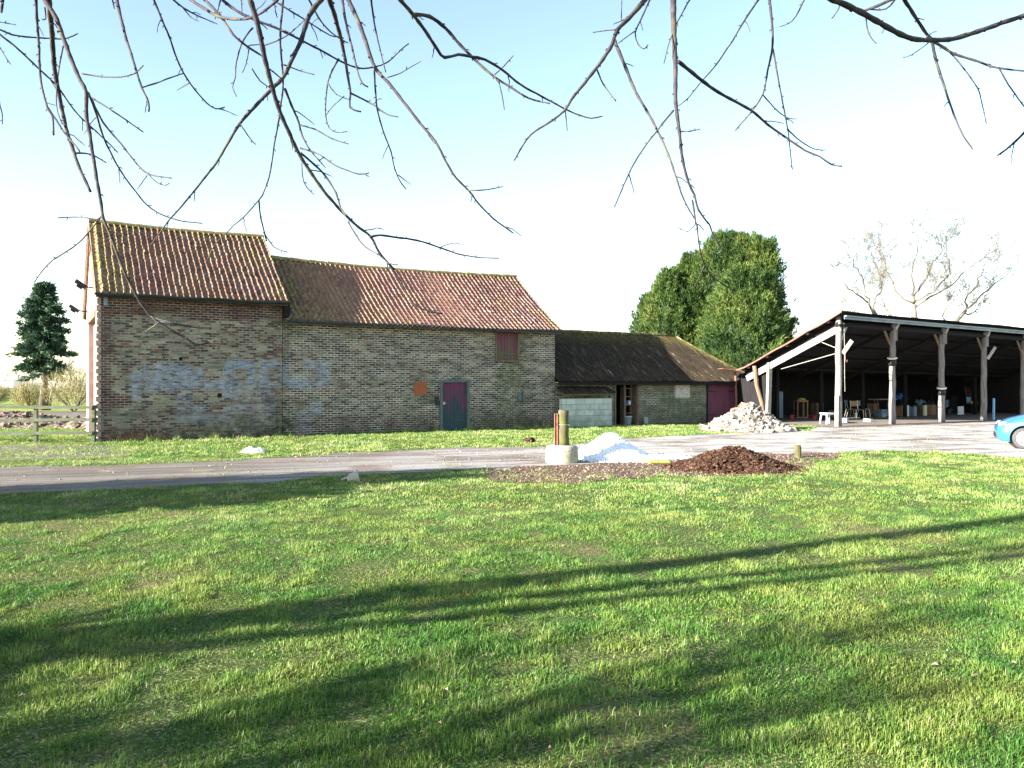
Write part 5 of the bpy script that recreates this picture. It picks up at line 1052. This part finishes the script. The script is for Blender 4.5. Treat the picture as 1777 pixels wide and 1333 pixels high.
for bi, (d0, d1, Y, segs) in enumerate(BR):
    px = []
    for z, p in segs:
        ox, oy, sc = ZM[z]; px += [(ox+p[i]/sc, oy+p[i+1]/sc) for i in range(0, len(p), 2)]
    # smooth resample
    fine = []
    for i in range(len(px)-1):
        p0 = px[max(i-1, 0)]; p1 = px[i]; p2 = px[i+1]; p3 = px[min(i+2, len(px)-1)]
        L_ = math.hypot(p2[0]-p1[0], p2[1]-p1[1]); k = max(2, int(L_/9))
        for j in range(k):
            t = j/k
            fine.append(tuple(.5*((2*p1[c])+(-p0[c]+p2[c])*t+(2*p0[c]-5*p1[c]+4*p2[c]-p3[c])*t*t+(-p0[c]+3*p1[c]-3*p2[c]+p3[c])*t**3) for c in (0, 1)))
    fine.append(px[-1]); n = len(fine); pts = []; rr = []
    for i, (x, y) in enumerate(fine):
        s_ = i/(n-1); Yd = Y+.25*math.sin(s_*2.5+bi)+.05*s_*n/20
        jx = .7*mn.noise(Vector((i*.55, bi*3.1, 0))); jy = .7*mn.noise(Vector((i*.55, bi*3.1, 7)))
        pts.append(ray(x+jx, y+jy, Yd)); rr.append((d0+(d1-d0)*s_**.8)*.5*1.08/F*Yd*(1+.12*math.sin(i*2.4+bi)))
    m = MB()
    if px[0][1] <= 8 and d0 > 2.2 and bi != 0 or bi == 0:      # carried up above the view to the nearest limb
        p0 = pts[0]; q = min(LS, key=lambda s: (s-p0).length); dd = (pts[0]-pts[2]).normalized() if n > 2 else Vector((0, 0, 1))
        Lq = (q-p0).length; ext = []
        for k in range(8):
            t = k/8; ext.append(q.lerp(p0+dd*Lq*.35, t).lerp((p0+dd*Lq*.35).lerp(p0, t), t))
        pts = ext+pts; rr = [rr[0]*1.15]*8+rr
    main = d0 >= 5
    m.tube([p-OVL for p in pts], rr, 8 if main else 5)
    if d0 > 3:
        for i in range(12 if len(pts) > n else 4, len(pts)-2, 7 if main else 9):
            if random.random() < .45: continue
            d = (pts[i+1]-pts[i-1]).normalized(); q0 = pts[i]-OVL; L_ = random.uniform(.03, .11); sd = Vector((random.gauss(0, 1), random.gauss(0, .6), random.gauss(0, .5))); sd = (sd-d*sd.dot(d)).normalized(); tw = [q0]
            for k in range(5): dd2 = (d*.75+sd*.8+Vector((0, 0, -.12*k))+Vector((random.gauss(0, .16), 0, random.gauss(0, .16)))).normalized(); tw.append(tw[-1]+dd2*L_/5)
            m.tube(tw, [.0028, .0025, .0024, .0019, .0022, .001], 4)
    side = 1
    for i in range(3, len(pts)-1, 3 if d0 > 5 else 2):       # buds
        if random.random() < .25: continue
        d = (pts[i+1]-pts[i-1]).normalized(); s_ = d.cross(Vector((0, 1, 0)).lerp(Vector((random.gauss(0, 1), random.gauss(0, 1), 0)), .3)).normalized()*side; side = -side
        b0 = pts[i]-OVL; L_ = random.uniform(.008, .017); r_ = max(.0022, rr[i]*.45); m.tube([b0, b0+(s_*.7+d*.5)*L_*.6+s_*rr[i]*.6, b0+(s_*.6+d*.9)*L_+s_*rr[i]*.6], [r_, r_, .0008], 4)
    m.build('branch' if main else 'twig', BARK, ov, True)
# ---------------------------------------------------------------- trees left of the view that throw the long shadows on the lawn
bare_tree('bare_tree', 'tall bare tree standing furthest left of the lawn', -16, -1.17, 12, BARK, 41, .30, 5, .55, .5, .8, (3, 4), .010, 'bare trees left of the lawn', first=[(.02, 0, 1)], bend=.06)
bare_tree('bare_tree', 'twiggy many limbed bare tree left of the lawn', -12, -.75, 8.5, BARK, 44, .15, 6, .24, .62, .35, (3, 4), .017, 'bare trees left of the lawn', stems=2, first=[(-.25, .1, 1), (.3, -.1, 1)], ratio=.72)
conifer('holly_tree', 'lower ragged evergreen left of the track beside the taller one', -16., 5.9, 4.3, 1.0, CYP, 200, 26, .13, .2, .7, .12, None, .3, .5)
conifer('holly_tree', 'short dense evergreen left of the track', -17.2, 7.1, 5.5, 1.3, CYP, 320, 30, .13, .2, .5, .15, None, .3, .5)
# ---------------------------------------------------------------- car
def car():
    cx_, cy_ = G(1778, 780.5); ang = math.atan2(.47, -.88); hx, hy = math.cos(ang), math.sin(ang)
    ox = cx_-1.2*hx+.72*hy; oy = cy_-1.2*hy-.72*hx
    c = thing('parked_car', 'pale metallic blue small hatchback parked at the right edge of the yard', 'car', (ox, oy, .004), ang)
    q = NT('blue_car_paint'); bs = q.n('BsdfPrincipled'); bs.inputs['Base Color'].default_value = (.045, .19, .40, 1); bs.inputs['Metallic'].default_value = .35; bs.inputs['Roughness'].default_value = .35; bs.inputs['Coat Weight'].default_value = .6; q.t.links.new(bs.outputs[0], q.out.inputs[0]); paint = q.m
    glass = simple('tinted_glass', (.02, .03, .035), .08, .1, 2, 0, .8); tyre = simple('grey_tyre_rubber', (.07, .065, .065), .85, .3, 20, .2); hub = simple('silver_hubcap', (.62, .62, .63), .35, .1, 4, 0, .5, .4)
    ST = [(1.83, .34, .50, .53, .42), (1.79, .24, .56, .60, .60), (1.70, .19, .62, .67, .70), (1.52, .18, .69, .76, .765), (1.2, .18, .75, .85, .80), (.85, .18, .80, .94, .815), (.3, .18, .84, .90, .82), (-.4, .18, .86, .92, .825), (-1.1, .18, .88, .94, .81), (-1.55, .19, .88, .94, .77), (-1.75, .22, .85, .90, .70), (-1.83, .32, .78, .82, .55)]
    V = []; K = 12
    for (x, zb, zk, zt, w_) in ST:
        half = [(0, zt+.02), (w_*.55, zt+.01), (w_*.88, zt-.035), (w_*.985, zk-.03), (w_*1.01, (zk+zb)*.52), (w_*.97, zb+.06), (w_*.9, zb)]
        ring = [(x, y, z) for y, z in half]+[(x, -y, z) for y, z in half[1:][::-1]]; V += ring
    k = 13; n = len(ST)
    Fs = [(i*k+j, (i+1)*k+j, (i+1)*k+(j+1) % k, i*k+(j+1) % k) for i in range(n-1) for j in range(k)]+[tuple(range(k)), tuple(range((n-1)*k, n*k))[::-1]]
    mb_ = MB(); mb_.add(V, Fs); body = mb_.build('body', paint, c, True)
    bm = bmesh.new(); bm.from_mesh(body.data); bmesh.ops.recalc_face_normals(bm, faces=bm.faces[:]); bm.to_mesh(body.data); bm.free()
    cuts = []
    for wx in (1.2, -1.15):
        for s in (-1, 1):
            mm = MB(); mm.tube([(wx, s*.50, .285), (wx, s*1.0, .285)], .335, 32); cu = mm.build('cutter', None); md = body.modifiers.new('b', 'BOOLEAN'); md.object = cu; md.operation = 'DIFFERENCE'; md.solver = 'EXACT'; cu.location = c.location; cu.rotation_euler = c.rotation_euler; cuts.append(cu)
    md = body.modifiers.new('s', 'SUBSURF'); md.levels = 0
    body.modifiers.remove(md); bpy.context.view_layer.update(); dg = bpy.context.evaluated_depsgraph_get(); nm = bpy.data.meshes.new_from_object(body.evaluated_get(dg)); body.modifiers.clear(); body.data = nm
    for cu in cuts: bpy.data.objects.remove(cu)
    for p in nm.polygons: p.use_smooth = True
    try: nm.set_sharp_from_angle(angle=R(38))
    except Exception: pass
    gh = [(1.0, .93, .70, .02), (.45, .95, .70, .46), (.05, .95, .70, .50), (-.9, .97, .69, .49), (-1.45, .95, .66, .35), (-1.72, .90, .62, .02)]
    V = []
    for (x, zb, w_, dz) in gh: V += [(x, w_, zb-.03), (x, w_-.13*dz/.5, zb+dz*.92), (x, (w_-.2)*1, zb+dz), (x, -(w_-.2), zb+dz), (x, -(w_-.13*dz/.5), zb+dz*.92), (x, -w_, zb-.03)]
    m = MB(); m.add(V, [(i*6+j, (i+1)*6+j, (i+1)*6+j+1, i*6+j+1) for i in range(5) for j in range(5)]); m.build('windows', glass, c, False)
    m = MB(); V = []
    for (x, zb, w_, dz) in gh[1:5]: V += [(x, w_-.13, zb+dz*.93+.006), (x, w_-.21, zb+dz+.014), (x, 0, zb+dz+.03), (x, -(w_-.21), zb+dz+.014), (x, -(w_-.13), zb+dz*.93+.006)]
    m.add(V, [(i*5+j, (i+1)*5+j, (i+1)*5+j+1, i*5+j+1) for i in range(3) for j in range(4)]); m.build('roof', paint, c, True)
    m = MB()
    for s in (-1, 1):
        for (x0, x1) in ((1.0, .45), (-.1, -.1), (-1.6, -1.42)): m.bar((x0, s*.71, .93), (x1, s*.585, 1.40), .06, .03, (0, 1, 0))
    m.build('pillars', paint, c)
    for wx in (1.2, -1.15):
        for s in (-1, 1):
            w = MB(); R0 = .278
            prof = [(.0, .19), (.0, .25), (.025, .272), (.06, R0), (.12, R0), (.155, .268), (.17, .20)]; V = []; nn = 36
            for (o_, r_) in prof:
                for k2 in range(nn): a_ = 6.2832*k2/nn; V.append((wx+r_*math.cos(a_), s*(.80-o_), R0+r_*math.sin(a_)))
            w.add(V, [(i*nn+k2, i*nn+(k2+1) % nn, (i+1)*nn+(k2+1) % nn, (i+1)*nn+k2) for i in range(6) for k2 in range(nn)]); wh = w.build('wheel', tyre, c, True)
            r_ = MB(); V = []
            for (o_, rr_) in ((.02, .198), (.004, .185), (.0, .12), (-.012, .05), (-.014, .0)):
                for k2 in range(nn): a_ = 6.2832*k2/nn; V.append((wx+rr_*math.cos(a_), s*(.80-o_), R0+rr_*math.sin(a_)))
            r_.add(V, [(i*nn+k2, i*nn+(k2+1) % nn, (i+1)*nn+(k2+1) % nn, (i+1)*nn+k2) for i in range(4) for k2 in range(nn)]); r_.build('hubcap', hub, wh, True)
            h_ = MB()
            for k2 in range(5):
                a_ = 6.2832*k2/5+.3; cx2, cz2 = wx+.125*math.cos(a_), R0+.125*math.sin(a_); h_.tube([(cx2, s*.795, cz2), (cx2, s*.806, cz2)], .020, 8)
            h_.build('vent_holes', BLACK, wh)
            ar = MB(); ar.tube([(wx, s*.52, .285), (wx, s*.56, .285)], .34, 28); ar.build('wheel_well', BLACK, c)
    for s in (-1, 1):
        m = MB(); m.tube([(1.74, s*.42, .60), (1.70, s*.55, .62), (1.60, s*.66, .655)], [.05, .075, .05], 10); m.build('headlight', simple('headlight_glass', (.5, .52, .55), .1, .1, 3, 0, .8), c, True)
        m = MB(); m.bar((-.15, s*.84, .74), (-.30, s*.84, .74), .025, .03); m.build('door_handle', paint, c)
        m = MB(); m.rock((.62, s*.90, .98), .11, .8); m.build('wing_mirror', paint, c, bevel=.02)
        m = MB(); m.bar((.85, s*.825, .50), (-.85, s*.835, .52), .06, .015, (0, 0, 1)); m.build('side_strip', BLACK, c)
        m = MB(); m.tube([(-1.78, s*.58, .60), (-1.78, s*.60, .82)], .05, 8); m.build('tail_light', REDP, c)
    m = MB(); m.box(1.74, 1.842, -.42, .42, .28, .40); m.build('grille', BLACK, c)
car()
# ---------------------------------------------------------------- lawn: blades of grass as one mass
def inside(poly, X, Y):
    res = np.zeros(len(X), bool); P = np.array(poly); x0, y0 = P.min(0)-.01; x1, y1 = P.max(0)+.01; idx = np.where((X > x0) & (X < x1) & (Y > y0) & (Y < y1))[0]
    if not len(idx): return res
    xs, ys = X[idx], Y[idx]; r = np.zeros(len(idx), bool)
    for (ax, ay), (bx_, by_) in zip(P, np.roll(P, -1, 0)):
        if ay == by_: continue
        c = ((ay > ys) != (by_ > ys)) & (xs < (bx_-ax)*(ys-ay)/(by_-ay)+ax); r ^= c
    res[idx] = r; return res
lat = rng.random((256, 256))
def vn(x, y):
    xi = np.floor(x).astype(int); yi = np.floor(y).astype(int); fx = x-xi; fy = y-yi; fx = fx*fx*(3-2*fx); fy = fy*fy*(3-2*fy)
    g = lambda a_, b_: lat[a_ % 256, b_ % 256]
    return (g(xi, yi)*(1-fx)+g(xi+1, yi)*fx)*(1-fy)+(g(xi, yi+1)*(1-fx)+g(xi+1, yi+1)*fx)*fy
def fbm(x, y): return .5*vn(x, y)+.27*vn(x*2.1+9, y*2.1+3)+.15*vn(x*4.3, y*4.3+7)+.08*vn(x*9.1, y*9.1)
Vs, Fs_, Rs = [], [], []; base = 0
def grass_zone(y0, y1, dens, hgt, wid, nseg, side=4.6, xlim=None):
    global base
    Wm = .66*y1+side; n = int(dens*(y1-y0)*2*Wm); X = rng.uniform(-Wm, Wm, n); Y = rng.uniform(y0, y1, n)
    k = np.abs(X) < .66*Y+side; k &= (np.abs(X) < .66*Y+.9) | (rng.random(n) < .42)
    if xlim is not None: k &= (X > xlim[0]) & (X < xlim[1])
    X, Y = X[k], Y[k]
    jx, jy = X+(fbm(X*3, Y*3)-.5)*.7+rng.normal(0, .05, len(X)), Y+(fbm(X*3+50, Y*3)-.5)*.7+rng.normal(0, .05, len(X))
    bare = inside(TRK, jx, jy) & ~(rng.random(len(X)) < .03*(fbm(X*1.2, Y*1.2) > .55)); bare |= inside(MUD, jx, jy) & (rng.random(len(X)) > .04+.6*(fbm(X*2.4+4, Y*2.4) > .53)); bare |= inside(BARE, jx, jy) & (rng.random(len(X)) > .15+.5*(fbm(X*1.5, Y*1.5) > .5)); bare |= inside(LANE, jx, jy)
    t = (X-O[0])*UX+(Y-O[1])*UY; v = -(X-O[0])*UY+(Y-O[1])*UX; bare |= (t > -.1) & (t < 27.1) & (v > -.03) & (v < 6.4); bare |= (t > 15.9) & (t < 18.6) & (v > -.45) & (v < 0)
    ts = (X-S0[0])*UX+(Y-S0[1])*UY; vs_ = -(X-S0[0])*UY+(Y-S0[1])*UX; bare |= (ts > -.3) & (vs_ > -.45+.3*(fbm(X*3, Y*3)-.5)) & (vs_ < 6) 
    patch = fbm(X*.9+3, Y*.9); keep = ~bare & (rng.random(len(X)) < np.clip(1.45-1.6*np.clip(fbm(X*1.6+20, Y*1.6)-.50, 0, 1)*4, .25, 1))
    X, Y, v, t, patch = X[keep], Y[keep], v[keep], t[keep], patch[keep]; n = len(X)
    wall = np.clip(1-np.abs(v+.12)/.35, 0, 1)*((t > .1) & (t < 24))
    cl = fbm(X*2.6+11, Y*2.6+5)*.5+.5*vn(X*7+vn(X*3, Y*3)*2, Y*5+3); cl = np.clip((cl-.5)*1.7+.5, 0, 1); h = hgt*rng.uniform(.45, 1.25, n)*(.22+1.7*cl**1.4)*(1+2.2*wall*cl*1.3); w = wid*rng.uniform(.7, 1.3, n)*np.where(np.abs(X) < .66*Y+.9, 1., 1.7)
    az = rng.uniform(0, 6.283, n)+0; ln = np.abs(rng.normal(.75, .6, n)).clip(0, 2.2); wind = (vn(X*1.8, Y*1.8)-.5)*5; dx = np.cos(az)*.75+np.cos(wind)*.35; dy = np.sin(az)*.75+np.sin(wind)*.35
    fa = rng.uniform(0, 6.283, n); sx, sy = np.cos(fa)*w/2, np.sin(fa)*w/2; Z = np.zeros(n)-.004; hx = dx*h*ln; hy = dy*h*ln; hz = h/np.sqrt(1+ln**2*.7)
    rn = np.clip(.36+.27*np.clip((Y-6)/9, 0, 1)+.16*rng.normal(0, 1, n)+.5*(cl-.5)+.55*(patch-.5)+(rng.random(n) < .07)*.45, 0, 1)
    if nseg == 1:
        V = np.stack([np.stack([X-sx, Y-sy, Z], 1), np.stack([X+sx, Y+sy, Z], 1), np.stack([X+hx, Y+hy, hz], 1)], 1).reshape(-1, 3); Fc = np.arange(3*n).reshape(-1, 3); m_ = 3
    else:
        V = np.stack([np.stack([X-sx, Y-sy, Z], 1), np.stack([X+sx, Y+sy, Z], 1), np.stack([X-sx*.8+hx*.35, Y-sy*.8+hy*.35, hz*.62], 1), np.stack([X+sx*.8+hx*.35, Y+sy*.8+hy*.35, hz*.62], 1), np.stack([X+hx, Y+hy, hz], 1)], 1).reshape(-1, 3)
        b = np.arange(n)*5; Fc = np.concatenate([np.stack([b, b+1, b+3], 1), np.stack([b, b+3, b+2], 1), np.stack([b+2, b+3, b+4], 1)]); m_ = 5
    Vs.append(V); Fs_.append(Fc+base); Rs.append(np.repeat(rn, m_)); base += len(V)
grass_zone(2.0, 4.6, 11000, .036, .0038, 2)
grass_zone(4.6, 7., 7000, .036, .0052, 2)
grass_zone(7., 11., 3800, .036, .0085, 1)
grass_zone(11., 19., 1700, .038, .014, 1)
grass_zone(19., 33., 900, .050, .024, 1)
g_ = fast_mesh('lawn_grass', np.concatenate(Vs), np.concatenate(Fs_), GRASS, None, dict(rnd=np.concatenate(Rs))); g_['kind'] = 'stuff'; g_['label'] = 'short rough lawn grass'; g_['category'] = 'grass'
# loose stones, dead leaves and wood bits
def scatter(name, label, cat, polys, n, r0, r1, mat, sq=.5, frac=None):
    m = MB(); cnt = 0
    for poly in polys:
        P = np.array(poly); x0, y0 = P.min(0); x1, y1 = P.max(0); x0 = max(x0, -22); x1 = min(x1, 24); y1 = min(y1, 34)
        X = rng.uniform(x0, x1, n*6); Y = y0+(y1-y0)*rng.random(n*6)**1.2; k = np.where(inside(poly, X, Y))[0][:n]
        for i in k: m.rock((X[i], Y[i], .012), random.uniform(r0, r1), sq, rnd=random.random())
    o = m.build(name, mat); o['kind'] = 'stuff'; o['label'] = label; o['category'] = cat
scatter('track_stones', 'loose stones scattered on the gravel track', 'stones', [TRK], 1100, .008, .024, simple('pale_stone', (.24, .22, .20), .9, .4, 9, .3))
scatter('bark_debris', 'brown bark scraps strewn on the muddy verge', 'debris', [MUD], 2600, .006, .024, LITTER, .4)
m = MB()
for k in range(260):
    Y = random.uniform(3.2, 15); X = random.uniform(-.64, .64)*Y; L_ = random.uniform(.010, .022); a_ = random.random()*6.28; c_, s_ = math.cos(a_)*L_, math.sin(a_)*L_; z = random.uniform(.02, .045)
    m.add([(X-c_, Y-s_, z), (X+s_*.5, Y-c_*.5, z+.008), (X+c_, Y+s_, z+.004), (X-s_*.5, Y+c_*.5, z+.014)], [(0, 1, 2, 3)], rnd=random.random())
o = m.build('dead_leaves', LITTER); o['kind'] = 'stuff'; o['label'] = 'dead leaves scattered in the grass'; o['category'] = 'leaves'
# dry weeds at the wall foot
for k, (px, lab) in enumerate(((212, 'dry brown weeds at the foot of the tall end wall, left clump'), (262, 'dry brown weeds at the foot of the tall end wall, right clump'))):
    t0, _ = onV(px, 765, -.15); x, y = fromBarn(t0, -.18); o = thing('dry_weeds', lab, 'weeds', (x, y, 0), YAW, 'weeds at the foot of the tall wall'); m = MB()
    for j in range(90):
        a_ = random.random()*6.28; L_ = random.uniform(.12, .42); bx0 = random.uniform(-.45, .45); by0 = random.uniform(-.1, .08); tp = (bx0+math.cos(a_)*L_*.5, by0+math.sin(a_)*L_*.3, L_*.85)
        m.add([(bx0-.006, by0, 0), (bx0+.006, by0, 0), tp], [(0, 1, 2)], rnd=random.random()); m.add([tp, (tp[0]+.05, tp[1], tp[2]-.03), (tp[0]+.02, tp[1]+.01, tp[2]-.07)], [(0, 1, 2)], rnd=random.random())
    m.build('stalks', LITTER, o)
